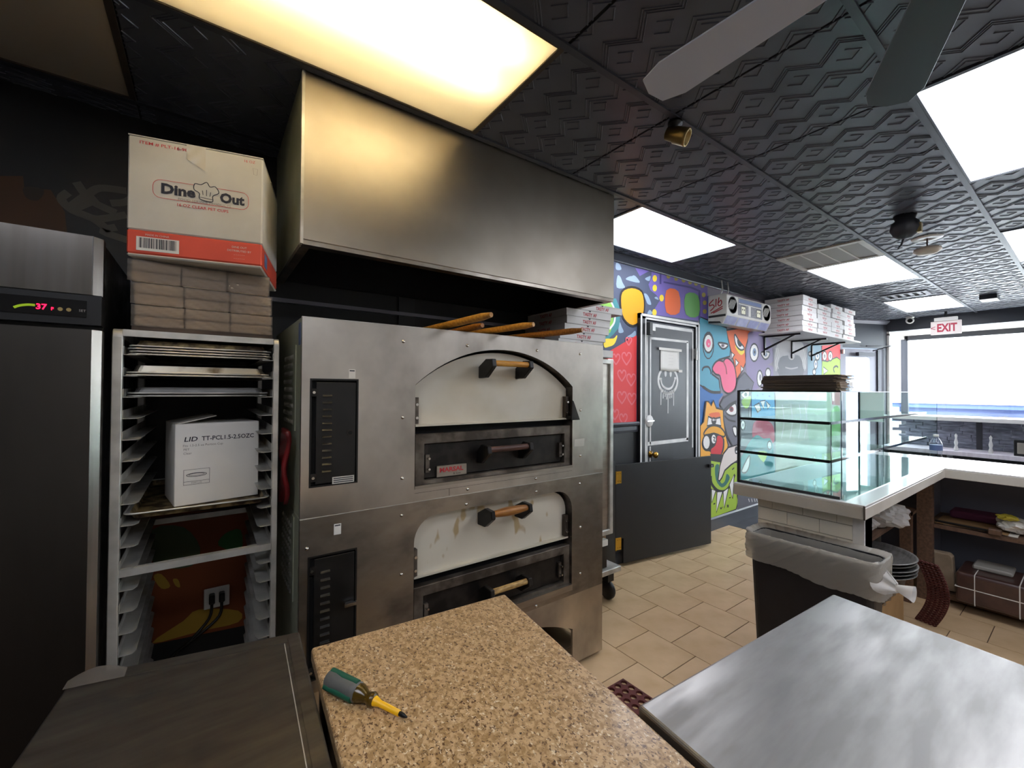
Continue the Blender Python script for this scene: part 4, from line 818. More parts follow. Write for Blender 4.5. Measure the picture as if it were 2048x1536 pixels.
    # perforated vent on the side
    d = MB(); d.box(OX0 - .003, OX0, 1.75, 2.02, z0 + .30 if z1 > 1.5 else z0 + .29, z0 + .62 if z1 > 1.5 else z1 - .02, 'green_enamel'); v = d.build('side_vent', t)
    d = MB()
    for a in range(9):
        for b_ in range(6):
            z = (z0 + .33 if z1 > 1.5 else z0 + .31) + a * .031; yy = 1.80 + b_ * .038 + (.019 if a % 2 else 0)
            if z < z1 - .03: d.lathe([(.011, 0), (.007, .004), (0, .005)], (OX0 - .003, yy, z), 'alu', 6, (-1, 0, 0))
    d.build('perforations', v)['kind'] = 'stuff'
    return t, door, bd, cd
up_top = arc(.689, 1.57, 1.482, .168)
ov1, dr1, bd1, cd1 = deck('upper stainless steel deck oven with plain white arched door and nameplate', 1.006, 1.7186, 1.064, up_top, (1.166, 1.438), (.294, .462, 1.112, 1.50), 'oven_white', 1.31, 1.277, 'steel_oven',
    ((.636, 1.655), (.93, 1.658), (1.326, 1.66), (1.623, 1.658), (1.628, 1.356), (1.628, 1.113), (1.322, 1.026), (.936, 1.024), (.636, 1.35), (.636, 1.107)), 'black_metal')
ov2, dr2, bd2, cd2 = deck('lower stainless steel deck oven with brown-stained white door', .3855, 1.006, .44, rtop(.689, 1.57, .941, .105), (.50, .806), (.294, .463, .43, .869), 'oven_stain', .682, .647, 'steel_dirty',
    ((.636, .959), (.93, .959), (1.325, .961), (1.623, .964), (1.63, .73), (1.631, .483), (1.329, .398), (.637, .724), (.29, .90)), 'steel_dirty')
handle(dr1, 1.578, FY + .045, 1.575, 'tan_wood', 'black_metal'); handle(bd1, 1.192, FY + .032, 1.585, 'red_wood', 'black_metal', xs=(1.0, 1.235))
handle(dr2, .906, FY + .045, 1.575, 'handle_wood', 'black_metal', True); handle(bd2, .562, FY + .032, 1.575, 'pale_wood', 'black_iron')
m = MB(); m.prism([(1.552, 1.41), (1.56, 1.405), (1.605, 1.307), (1.545, 1.307)], FY - .02, FY - .014, 'black_iron', 'y'); m.box(1.545, 1.575, FY - .016, FY + .03, 1.31, 1.33, 'black_iron'); m.build('gusset', ov1)
bg = MB(); bg.box(.798, .945, FY + .022, FY + .032, 1.086, 1.136, 'steel'); bgo = bg.build('nameplate', bd1, bevel=.002)
write('MARSAL', (.868, FY + .0212, 1.116), (1, 0, 0), (0, 0, 1), .027, 'print_red', bgo, width=.115, bold=.03); write('& Sons', (.895, FY + .0212, 1.097), (1, 0, 0), (0, 0, 1), .013, 'print_black', bgo)
m = MB(); m.box(.846, .8475, FY - .0005, FY, 1.008, 1.039, 'gap'); m.box(.689, 1.569, FY - .0005, FY, 1.0385, 1.0395, 'gap'); m.build('panel_seam', ov1)
m = MB(); m.box(.689, 1.57, FY - .006, FY + .02, .414, .444, 'steel'); m.build('sill', ov2); m = MB(); m.box(.689, 1.57, FY - .004, FY + .02, 1.056, 1.068, 'steel'); m.build('sill', ov1)
m = MB(); m.cyl((.433, FY - .004, 1.301), (.433, FY, 1.301), .012, 'black_iron', 16); m.cyl((.433, FY - .006, 1.301), (.433, FY - .003, 1.301), .007, 'gap'); m.build('lock', cd1)
m = MB(); m.box(.372, .449, FY - .0022, FY - .001, 1.117, 1.142, 'card_gray'); lb = m.build('rating_label', cd1)
for k in range(3): m = MB(); m.box(.376, .445, FY - .0027, FY - .0022, 1.121 + .007 * k, 1.124 + .007 * k, 'print_black'); m.build('print_line', lb)
m = MB(); m.box(.416, .46, FY - .02, FY - .002, .662, .679, 'chrome'); m.build('latch', cd2, bevel=.003)
for p, o in (((.426, .45, 1.503, 1.537), ov1), ((.38, .405, .931, .97), ov2)):
    m = MB(); m.box(p[0], p[1], FY - .0008, FY, p[2], p[3], 'white_paper'); s_ = m.build('sticker', o); m = MB(); m.box(p[0] + .003, p[1] - .003, FY - .0012, FY - .0008, p[3] - .008, p[3] - .004, 'print_black'); m.build('print_line', s_)
m = MB(); m.prism([(1.582, 1.165), (1.655, 1.162), (1.66, 1.204), (1.585, 1.202)], FY - .0012, FY, 'card_gray', 'y'); m.build('paper_label', ov1)
m = MB(); m.box(OX0 - .0012, OX0, 1.66, 1.70, 1.62, 1.70, 'ac_blue'); m.build('side_label', ov1)
# stand below the ovens
st = thing('oven_stand', (1.03, 1.98, 0), 'low stainless steel stand with arched opening below the ovens', 'stand')
m = MB(); ar = arc(.49, 1.578, .205, .12); z1 = .3855
for p in ([(OX0, .02), (.49, .02), (.49, z1), (OX0, z1)], [(1.578, .02), (OX1, .02), (OX1, z1), (1.578, z1)]): m.prism(p, FY, FY + .012, 'steel_oven', 'y')
for a, b in zip(ar, ar[1:]): m.prism([a, b, (b[0], z1), (a[0], z1)], FY, FY + .012, 'steel_oven', 'y')
m.build('front_panel', st)
m = MB(); m.box(OX1 - .012, OX1, FY + .012, OYB, .02, z1, 'steel'); m.build('side_panel', st); m = MB(); m.box(OX0, OX0 + .012, FY + .012, OYB, .02, z1, 'green_enamel'); m.build('side_panel', st)
for x in (OX0 + .04, OX1 - .06):
    for yy in (FY + .05, OYB - .08): m = MB(); m.box(x, x + .03, yy, yy + .03, 0, .38, 'black_metal'); m.build('leg', st)
# ---------------------------------------------------------------- wooden peels lying on the oven, handles towards the room
for k, (tip, back, z, mt, lb) in enumerate((((.90, 1.395, 1.758), (.80, 2.10, 1.736), 0, 'tan_wood', 'orange-brown wooden peel with the squared tip on the upper oven'), ((.962, 1.56, 1.742), (.945, 2.2, 1.735), 0, 'handle_wood', 'short dark wooden peel beneath the squared-tip peel on the oven'),
        ((1.16, 1.455, 1.752), (1.0, 2.15, 1.737), 0, 'tan_wood', 'yellow wooden peel in the middle of the oven top'), ((1.435, 1.43, 1.748), (1.22, 2.15, 1.737), 0, 'handle_wood', 'brown wooden peel reaching toward the pizza boxes on the oven'))):
    t = Vector(tip); b_ = Vector(back); d = (b_ - t); n = 10
    m = MB(); m.tube([t + d * (i / n * .75) for i in range(n + 1)], .015, mt, 10, [.010 if i == 0 else .0155 for i in range(n + 1)]); pl = m.build('handle' if 0 else 'pizza_peel')
    tag(pl, lb, 'peel', 'wooden peels on the oven')
    dz = d.normalized(); sd = Vector((-dz.y, dz.x, 0)).normalized(); c0 = t + d * .7
    mm = MB(); pts = [c0 + sd * w + dz * l for w, l in ((.02, 0), (.13, .06), (.14, .16), (.14, .22), (-.14, .22), (-.14, .16), (-.13, .06), (-.02, 0))]
    zz_ = 1.7195 + .012 * k
    mm.add([(p.x, p.y, zz_ + .001) for p in pts] + [(p.x, p.y, zz_ + .011) for p in pts], [list(range(7, -1, -1)), list(range(8, 16))] + [(i, (i + 1) % 8, 8 + (i + 1) % 8, 8 + i) for i in range(8)], mt); mm.build('blade', pl)
# ---------------------------------------------------------------- sheet-pan rack
rk = thing('sheet_pan_rack', (-.013, 2.0, 0), 'aluminium sheet pan rack between the fridge and the ovens', 'rack')
RX0, RX1, RY0, RY1, RZ = -.231, .205, 1.70, 2.30, 1.64
def upright(x0, x1, ya, yb, rc):
    m = MB(); m.prism([(ya, .13), (yb, .13), (yb, RZ), (ya + rc, RZ)] + [(ya + rc - rc * math.sin(math.pi / 2 * i / 6), RZ - rc + rc * math.cos(math.pi / 2 * i / 6)) for i in range(1, 7)], x0, x1, 'alu', 'x'); m.build('upright', rk, bevel=.003)
for x0, x1 in ((RX0, -.207), (.187, RX1)):
    upright(x0, x1, RY0, RY0 + .028, .026); m = MB(); m.box(x0, x1, RY1 - .028, RY1, .13, RZ, 'alu'); m.build('upright', rk, bevel=.003)
    m = MB(); m.box(x0, x1, RY0 + .028, RY1 - .028, RZ - .03, RZ, 'alu'); m.build('top_rail', rk); m = MB(); m.box(x0, x1, RY0 + .028, RY1 - .028, .13, .16, 'alu'); m.build('bottom_rail', rk)
for yy in (RY0 + .004, RY1 - .024):
    m = MB(); m.box(-.207, .187, yy, yy + .02, RZ - .022, RZ - .002, 'alu'); m.build('cross_bar', rk)
    m = MB(); m.box(-.207, .187, yy, yy + .02, .898, .92, 'alu'); m.build('cross_bar', rk)
    m = MB(); m.box(-.207, .187, yy, yy + .02, .13, .16, 'alu'); m.build('cross_bar', rk)
sl = {}
for s_ in (-1, 1):
    m = MB(); m.add([(0, RY0 + .002, 0), (0, RY1 - .002, 0), (-s_ * .032, RY1 - .002, 0), (-s_ * .04, RY1 - .02, 0), (-s_ * .04, RY0 + .02, 0), (-s_ * .032, RY0 + .002, 0), (0, RY0 + .002, .026), (0, RY1 - .002, .026)], [(0, 1, 2, 3, 4, 5), (0, 6, 7, 1)], 'alu')
    sl[s_] = m.mesh('slide', Vector((0, 0, 0)))
SZ = [1.562 - .0641 * k for k in range(22)]
for z in SZ:
    for s_, x in ((-1, -.206), (1, .186)):
        o = inst(sl[s_], 'slide', rk, (x, 0, z))
        o.modifiers.new('solid', 'SOLIDIFY').thickness = .0018
for x in (-.22, .195):
    for yy in (RY0 + .03, RY1 - .03):
        m = MB(); m.lathe([(0, -.011), (.05, -.011), (.055, -.006), (.055, .006), (.05, .011), (0, .011)], (x, yy, .056), 'black_plastic', 16, (1, 0, 0)); m.box(x - .018, x + .018, yy - .02, yy + .02, .10, .13, 'alu'); m.build('caster', rk)
def pan(z, dx, dy, mt, lb, grp=None, flip=True, w=.375, l=.58, rim=.018):
    """rimmed sheet pan; flipped ones lie upside down"""
    m = MB(); x0, x1, y0, y1 = -.0105 - w / 2 + dx, -.0105 + w / 2 + dx, RY0 + .01 + dy, RY0 + .01 + l + dy
    a = rrect(x0, x1, y0, y1, .025); b_ = rrect(x0 + .012, x1 - .012, y0 + .012, y1 - .012, .02); c_ = rrect(x0 + .02, x1 - .02, y0 + .02, y1 - .02, .02); n = len(a)
    zt, zb_ = (z, z + rim) if flip else (z + rim, z)
    vs = [(p[0], p[1], zt) for p in a] + [(p[0], p[1], zt) for p in b_] + [(p[0], p[1], zb_) for p in c_]
    fs = [(i, (i + 1) % n, n + (i + 1) % n, n + i) for i in range(n)]
    m.add(vs, fs, 'alu'); m.add(vs, [(n + i, n + (i + 1) % n, 2 * n + (i + 1) % n, 2 * n + i) for i in range(n)] + [list(range(2 * n, 3 * n))], mt)
    m.tube([(p[0], p[1], zt) for p in a + a[:1]], .0028, 'alu', 6)
    o = m.build('sheet_pan', solid=.0012, autonorm=False); return tag(o, lb, 'pan', grp)
for k in range(4): pan(SZ[0] + .004 + k * .0085, .004 * (k % 2), .0, 'alu_pan' if k < 3 else 'pan_crust', 'upturned sheet pan, %s from bottom of the top four in the rack' % ('lowest', 'second', 'third', 'topmost')[k] if k not in (0, 3) else ('lowest of the four upturned sheet pans on the top slides' if k == 0 else 'topmost crusted sheet pan of the four on the top slides'), 'sheet pans in the rack')
pan(SZ[1] + .004, .0, -.006, 'alu_pan', 'lower of two clean upturned sheet pans on the second slides', 'sheet pans in the rack', w=.385); pan(SZ[1] + .012, -.002, -.004, 'alu_pan', 'upper of two clean upturned sheet pans on the second slides', 'sheet pans in the rack', rim=.022)
pan(SZ[2] + .004, -.004, .03, 'pan_gray', 'lower of two dull dark sheet pans on the third slides', 'sheet pans in the rack'); pan(SZ[2] + .013, -.002, .03, 'pan_gray', 'upper of two dull dark sheet pans on the third slides', 'sheet pans in the rack')
pan(1.0645, 0, -.004, 'pan_crust', 'baked-on brown sheet pan carrying the white lid carton', 'sheet pans in the rack', flip=False, w=.38)
# carton of lids on that pan
a_ = math.radians(9.8); xf = rotz((-.086, 1.80, 1.0665), a_)
lid = MB(xf); lid.box(0, .248, 0, .22, 0, .275, 'white_paper'); lo = lid.build('lid_carton', bevel=.002)
tag(lo, 'white lid carton standing on the brown sheet pan in the rack', 'carton')
m = MB(xf); m.add([(0, .22, .275), (0, 0, .276), (.12, .03, .300), (.12, .19, .300)], [(0, 1, 2, 3)], 'box_side'); m.build('flap', lo, solid=.003)
r_ = Vector((math.cos(a_), math.sin(a_), 0)); U = Vector((0, 0, 1)); nf = Vector((math.sin(a_), -math.cos(a_), 0))
def onlid(u, z): return Vector((-.086, 1.80, 1.0665)) + r_ * u + U * z + nf * .0008
write('LID', onlid(.042, .222), r_, U, .022, 'print_black', lo, width=.037, bold=.015, shear=.15); write('TT-PCL1.5-2.5OZC', onlid(.152, .222), r_, U, .021, 'print_black', lo, width=.158, bold=.015)
write('Fits 1.5-2.5 oz Portion Cup', onlid(.078, .201), r_, U, .0105, 'print_shade_gray', lo, width=.113); write('PET', onlid(.031, .188), r_, U, .0105, 'print_shade_gray', lo); write('Clear', onlid(.034, .175), r_, U, .0105, 'print_shade_gray', lo)
m = MB(rotz(Vector((-.086, 1.80, 1.0665)) + nf * .0007, a_)); 
def rect_line(m, x0, x1, z0, z1, w=.001):
    for a, b, c, d in ((x0, x1, z0, z0 + w), (x0, x1, z1 - w, z1), (x0, x0 + w, z0, z1), (x1 - w, x1, z0, z1)): m.add([(a, 0, c), (b, 0, c), (b, 0, d), (a, 0, d)], [(0, 1, 2, 3)], 'print_black')
rect_line(m, .024, .097, .068, .120); rect_line(m, .024, .097, .068, .080)
el = [(.060 + .028 * math.cos(t), .101 + .006 * math.sin(t)) for t in [k * .2094 for k in range(30)]]; ribbon(m, el, .0016, 0, 'print_black', True)
ribbon(m, [(.060 + .022 * math.cos(t), .102 + .0035 * math.sin(t)) for t in [k * .2094 for k in range(30)]], .001, 0, 'print_black', True); m.build('printed_picture', lo, autonorm=False)
write('2500 Lids', onlid(.06, .074), r_, U, .008, 'print_shade_gray', lo)
# ---------------------------------------------------------------- wrapped paper trays and cup carton on top of the rack
for k in range(3):
    z = RZ + .012 + k * .069; dx = (0, -.002, -.010)[k]
    t = thing('paper_tray_bundle', (0, 1.9, z), 'plastic-wrapped bundle of brown paper trays, %s of three on the rack' % ('lowest', 'middle', 'topmost')[k], 'bundle', 'paper tray bundles on the rack')
    for h in range(2):
        for c_ in range(3):
            m = MB(); x0 = -.186 + dx + c_ * .123; jj = random.uniform(-.003, .003)
            m.box(x0 + .001, x0 + .121, 1.722 + jj, 2.16, z + h * .034, z + h * .034 + .031, 'tray_paper'); m.build('tray_stack', t, bevel=.004)
    m = MB(); m.grid(lambda u, v: (-.192 + dx + .376 * u, 1.716 + .004 * math.sin(u * 37 + v * 9 + k) * math.sin(v * 11 + u * 21), z + .066 * v), 44, 10, 'wrap'); m.build('plastic_wrap', t, autonorm=False)
m = MB(); m.box(-.19, .185, 1.715, 2.2, RZ, RZ + .012, 'cardboard_dark'); tag(m.build('cardboard_sheet'), 'flat dark cardboard sheet under the paper tray bundles', 'cardboard')
a_ = math.atan2(1.624 - 1.705, .141 + .204); O = Vector((-.204, 1.705, 1.862)); xf = rotz(O, a_); BW, BD, BH = .354, .37, .365
cb = MB(xf); cb.box(0, BW, 0, BD, 0, .008, 'card_gray'); cb.box(0, BW, 0, BD, .008, .080, 'box_red'); cb.box(0, BW, 0, BD, .080, BH, 'card_gray')
co = cb.build('cup_carton', bevel=.004); tag(co, 'white and red cup carton on top of the paper tray bundles', 'carton')
m = MB(xf); m.add([(0, 0, BH), (BW, 0, BH), (BW, .18, BH + .004), (0, .18, BH + .012)], [(0, 1, 2, 3)], 'card_gray'); m.add([(0, BD, BH), (BW, BD, BH), (BW, .19, BH + .006), (0, .19, BH + .016)], [(0, 1, 2, 3)], 'card_gray'); m.build('flap', co, solid=.003)
m = MB(xf); m.grid(lambda u, v: (.145 + .05 * u, -.0014 - .001 * math.sin(u * 9 + v * 7), BH - .075 * v * (.6 + .4 * u)), 6, 8, 'clear_tape'); m.build('packing_tape', co, autonorm=False)
r_ = Vector((math.cos(a_), math.sin(a_), 0)); nf = Vector((math.sin(a_), -math.cos(a_), 0)); n2 = r_
def onc(u, z, e=.0012): return O + r_ * u + U * z + nf * e
write('ITEM # PLT-16-98', onc(.088, .347), r_, U, .013, 'print_red', co, width=.12, bold=.01); write('16 OZ', onc(.315, .347), r_, U, .012, 'print_red', co)
write('Dine', onc(.125, .215), r_, U, .042, 'print_black', co, width=.088, bold=.045); write('Out', onc(.268, .213), r_, U, .042, 'print_black', co, width=.068, bold=.045)
write('FOOD SERVICE PRODUCTS', onc(.195, .190), r_, U, .0105, 'print_shade_gray', co, width=.14); write('16 OZ CLEAR PET CUPS', onc(.19, .172), r_, U, .0125, 'print_red', co, width=.135, bold=.012)
m = MB(rotz(onc(0, 0, .0011), a_)); ribbon(m, [(x, z) for x, z in rrect(.062, .314, .186, .242, .02)], .0014, 0, 'print_red', True)
hat = smooth_closed([(.182, .200), (.214, .196), (.216, .215), (.232, .228), (.222, .246), (.208, .243), (.199, .256), (.184, .246), (.168, .246), (.166, .228), (.180, .218)], 4)
m.add([(p[0], -.0004, p[1]) for p in hat], [list(range(len(hat)))], 'card_gray'); ribbon(m, hat, .0026, -.0006, 'print_black', True)
for a, b in (((.181, .206), (.215, .203)), ((.190, .214), (.188, .228)), ((.199, .212), (.199, .232)), ((.208, .212), (.210, .226))): ribbon(m, [a, b], .0018, -.0008, 'print_black')
m.build('printed_logo', co, autonorm=False)
m = MB(rotz(onc(0, 0, .0012), a_)); m.add([(.024, 0, .018), (.130, 0, .018), (.130, 0, .060), (.024, 0, .060)], [(0, 1, 2, 3)], 'white_paper'); x = .031
while x < .122:
    w = random.choice((.0012, .002, .003)); m.add([(x, -.0004, .026), (x + w, -.0004, .026), (x + w, -.0004, .057), (x, -.0004, .057)], [(0, 1, 2, 3)], 'print_black'); x += w + random.choice((.0012, .002))
m.build('barcode', co, autonorm=False)
write('MADE IN CHINA', onc(.075, .067), r_, U, .008, 'card_gray', co); 
for k, s_ in enumerate(('DINE OUT', 'DISTRIBUTED BY', 'IMPERIAL INC.', 'MEMPHIS, TN')): write(s_ if k < 1 else ('DISTRIBUTED BY' if k == 1 else '- - - - - -'), onc(.29, .060 - .012 * k), r_, U, .009, 'card_gray', co)
m = MB(); cup = [(.325, .328), (.339, .326), (.337, .306), (.328, .307)]; m = MB(rotz(onc(0, 0, .0012), a_)); ribbon(m, cup, .001, 0, 'print_shade_gray', True); m.build('printed_cup', co, autonorm=False)
m = MB(); q0 = O + r_ * (BW + .001); yd = Vector((-math.sin(a_), math.cos(a_), 0))
m.add([q0 + yd * .05 + U * .02, q0 + yd * .11 + U * .02, q0 + yd * .11 + U * .065, q0 + yd * .05 + U * .065], [(0, 1, 2, 3)], 'ac_blue'); m.build('side_label', co, autonorm=False)
# ---------------------------------------------------------------- reach-in refrigerator
fr = thing('reach_in_refrigerator', (-.62, 1.98, 0), 'dark stainless reach-in refrigerator with red temperature display', 'refrigerator')
FYR, FX1, FX0 = 1.62, -.243, -1.0
m = MB(); m.box(FX0, FX1 - .004, FYR + .05, 2.36, .12, 1.875, 'black_metal'); m.build('body', fr)
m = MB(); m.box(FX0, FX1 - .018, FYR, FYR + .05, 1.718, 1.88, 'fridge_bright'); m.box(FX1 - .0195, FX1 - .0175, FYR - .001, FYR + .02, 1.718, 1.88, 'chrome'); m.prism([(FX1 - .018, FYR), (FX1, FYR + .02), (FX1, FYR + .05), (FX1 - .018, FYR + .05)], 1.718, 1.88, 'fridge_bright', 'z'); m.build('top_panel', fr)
m = MB(); m.box(FX0, FX1, FYR + .004, FYR + .05, 1.635, 1.718, 'black_plastic'); cp_ = m.build('control_panel', fr)
m = MB(); m.box(-.46, -.272, FYR + .001, FYR + .004, 1.655, 1.70, 'screen_black'); m.build('display_window', cp_)
write('37', (-.357, FYR + .0004, 1.674), (1, 0, 0), (0, 0, 1), .02, 'led_red', cp_, bold=.02); write('F', (-.337, FYR + .0004, 1.671), (1, 0, 0), (0, 0, 1), .011, 'led_red', cp_, bold=.02)
m = MB(); ribbon(m, smooth_open([(-.405, 1.667), (-.395, 1.673), (-.38, 1.677), (-.368, 1.677)]), .006, FYR + .0004, 'led_green'); m.build('gauge_mark', cp_, autonorm=False)
for x in (-.322, -.306): m = MB(); m.cyl((x, FYR - .001, 1.672), (x, FYR + .002, 1.672), .005, 'brass_dull', 12); m.build('button', cp_)
write('SET', (-.280, FYR + .0004, 1.672), (1, 0, 0), (0, 0, 1), .009, 'print_shade_gray', cp_)
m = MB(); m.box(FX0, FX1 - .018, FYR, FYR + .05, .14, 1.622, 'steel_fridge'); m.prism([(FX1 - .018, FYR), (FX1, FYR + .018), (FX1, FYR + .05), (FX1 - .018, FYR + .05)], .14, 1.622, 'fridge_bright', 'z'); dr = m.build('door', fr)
m = MB(); m.box(-.965, -.945, FYR - .045, FYR - .03, .85, 1.35, 'steel'); m.box(-.965, -.945, FYR - .03, FYR, .86, .89, 'steel'); m.box(-.965, -.945, FYR - .03, FYR, 1.31, 1.34, 'steel'); m.build('handle', dr)
m = MB(); m.box(FX0, FX1, FYR + .03, FYR + .05, .02, .13, 'black_metal'); m.build('kick_plate', fr)
for x in (FX0 + .05, FX1 - .09): m = MB(); m.box(x, x + .04, FYR + .06, FYR + .1, 0, .12, 'black_metal'); m.box(x, x + .04, 2.28, 2.32, 0, .12, 'black_metal'); m.build('foot', fr)
# ---------------------------------------------------------------- mitt hanging between rack and oven, outlet with two plugs
mt = MB(); mt.grid(lambda u, v: (.240 + .008 * math.sin(v * 9 + u * 5), 1.70 + (.07 + .02 * math.sin(v * 3.1)) * u + .03 * (1 - v), 1.05 + .27 * v - .02 * abs(u - .5)), 8, 14, 'red_rubber')
o = mt.build('oven_mitt', solid=.014, autonorm=False); tag(o, 'dark red oven mitt hanging between the rack and the oven', 'mitt')
ou = thing('wall_outlet', (.045, WY, .5), 'white double wall outlet behind the sheet pan rack', 'outlet')
m = MB(); m.box(-.002, .095, WY - .028, WY - .018, .458, .55, 'white_plastic'); m.build('cover_plate', ou, bevel=.003)
for k, x in enumerate((.028, .065)):
    m = MB(); m.box(x - .011, x + .011, WY - .065, WY - .028, .49, .53, 'black_plastic'); pg = m.build('power_cord', bevel=.004)
    tag(pg, 'black power cord plugged into the wall outlet, %s one' % ('longer sagging' if k == 0 else 'shorter'), 'cord', 'power cords behind the rack')
    m = MB(); m.tube(smooth_open([(x, WY - .05, .49), (x - .01, WY - .06, .43), (x - .08, WY - .08, .36 + .02 * k), (x - .17, WY - .06, .27 + .03 * k), (x - .21, WY - .1, .05)]), .006, 'cable', 6); m.build('cable', pg)
# ---------------------------------------------------------------- proofing cabinet and pizza boxes on it
pc = thing('proofing_cabinet', (2.07, 2.19, 0), 'tall wheeled cabinet with aluminium framed door beside the ovens', 'cabinet')
PX0, PX1, PY0, PY1 = 1.84, 2.30, 1.985, 2.365
m = MB(); m.box(PX0, PX1 - .004, PY0 + .03, PY1, .46, 1.665, 'steel_fridge'); m.build('body', pc)
m = MB(); m.hole([(PX0, .47), (PX1, .47), (PX1, 1.68), (PX0, 1.68)], [(PX0 + .035, .505), (PX1 - .035, .505), (PX1 - .035, 1.645), (PX0 + .035, 1.645)], PY0, PY0 + .03, 'alu', 'y'); dd_ = m.build('door_frame', pc, bevel=.004)
m = MB(); m.box(PX0 + .035, PX1 - .035, PY0 + .014, PY0 + .02, .505, 1.645, 'steel'); m.build('door_panel', pc)
m = MB(); m.box(PX0 + .01, PX1 - .03, PY0 + .04, PY1, .24, .46, 'kraft'); m.build('heater_module', pc); m = MB(); m.box(PX1 - .12, PX1 - .06, PY0 + .005, PY0 + .04, .25, .42, 'black_plastic'); m.box(PX1 - .12, PX1 - .055, PY0, PY0 + .04, .40, .44, 'white_plastic'); m.build('switch_box', pc)
m = MB(); m.box(PX0 - .02, PX1 + .06, PY0 - .02, PY1, .205, .24, 'alu'); m.build('base_plate', pc, bevel=.003)
for x in (PX0 + .05, PX1):
    for yy in (PY0 + .05, PY1 - .06): m = MB(); m.lathe([(0, -.016), (.06, -.016), (.065, -.008), (.065, .008), (.06, .016), (0, .016)], (x, yy, .066), 'black_plastic', 18, (1, 0, 0)); m.box(x - .03, x + .03, yy - .03, yy + .03, .13, .205, 'black_metal'); m.build('caster', pc)
# pizza boxes: one body mesh and one lettering mesh per side, shared
def pb_mesh(w, h):
    m = MB(); m.box(-w / 2 + .004, w / 2 - .004, -w / 2 + .004, w / 2 - .004, 0, .005, 'print_shade_gray'); m.box(-w / 2, w / 2, -w / 2, w / 2, .004, h, 'pizza_white'); m.box(-w / 2 - .0012, w / 2 + .0012, -w / 2 - .0012, w / 2 + .0012, h * .93, h + .0008, 'pizza_white')  # gray strip at the bottom paints the shade between stacked boxes
    m.prism([(-.012, h), (.012, h), (0, h - .010)], -w / 2 - .0016, -w / 2 - .0013, 'print_black', 'y'); return m.mesh('pizza_box', Vector((0, 0, 0)))
PBW, PBH, PBT = .405, .0498, .058; pb = pb_mesh(PBW, PBH - .001); pbt = pb_mesh(PBW, PBT - .001)
tme, tw = text_mesh('TASTY AF', 'print_red', .02)
def pizza_box(x, y, z, a, label, group, me=None):
    o = inst(me or pb, 'pizza_box', None, (x, y, z), (0, 0, a)); tag(o, label, 'pizza box', group)
    for q in (0, -1):
        l = bpy.data.objects.new('lettering', tme); COL.objects.link(l); l.parent = o
        fx = .125 / tw; R3 = Matrix.Rotation(q * math.pi / 2, 4, 'Z')
        l.matrix_basis = R3 @ Matrix.Translation((.0, -PBW / 2 - .0022, PBH * .45)) @ Matrix.Rotation(math.pi / 2, 4, 'X') @ Matrix.Diagonal((fx, .03, 1, 1))
    return o
ORD = ['lowest', 'second', 'third', 'fourth', 'fifth', 'sixth', 'seventh', 'eighth']
for k in range(7):
    z = 1.684 + PBH * k; dx = (.03, -.07, -.045, -.012, .0, .010, .125)[k]
    pizza_box(2.02 + dx, 2.155, z, .02 * math.sin(k * 2.1), 'white pizza box beside the ovens, %s in its stack%s' % (ORD[k], ' from the bottom' if k else ''), 'pizza boxes stacked beside the ovens')
# ---------------------------------------------------------------- black half-height gate
a_ = math.atan2(2.17 - 2.345, 3.88 - 2.735); xf = rotz((2.735, 2.345, 0), a_); GL = math.hypot(3.88 - 2.735, .175)
gt = thing('counter_gate', (3.3, 2.26, 0), 'black half-height swing gate with brass hinges before the painted door', 'gate')
m = MB(xf); m.prism([(0, .236), (.085, .236), (.085, .03), (GL, .025), (GL, .848), (0, .848)], -.01, .01, 'black_gate', 'y'); m.build('panel', gt, bevel=.002)
m = MB(); m.box(2.60, 2.725, 2.33, WY - .03, 0, .88, 'black_paint'); m.build('post', gt)
for z in (.745, .20):
    m = MB(xf); m.box(.004, .058, -.0135, -.010, z - .05, z + .05, 'gold_hinge'); m.box(-.045, -.006, -.0135, -.010, z - .05, z + .05, 'gold_hinge'); m.cyl((-.001, -.014, z - .052), (-.001, -.014, z + .052), .006, 'gold_hinge'); h_ = m.build('hinge', gt)
    for dx_ in (.02, .044, -.018, -.036):
        for dz_ in (-.032, .032): m = MB(xf); m.cyl((dx_, -.0145, z + dz_), (dx_, -.013, z + dz_), .004, 'brass', 8); m.build('screw', h_)
m = MB(xf); m.box(GL - .05, GL + .01, -.03, -.01, .745, .775, 'black_plastic'); m.cyl((GL - .02, -.034, .76), (GL - .02, -.01, .76), .012, 'chrome'); m.build('latch', gt)
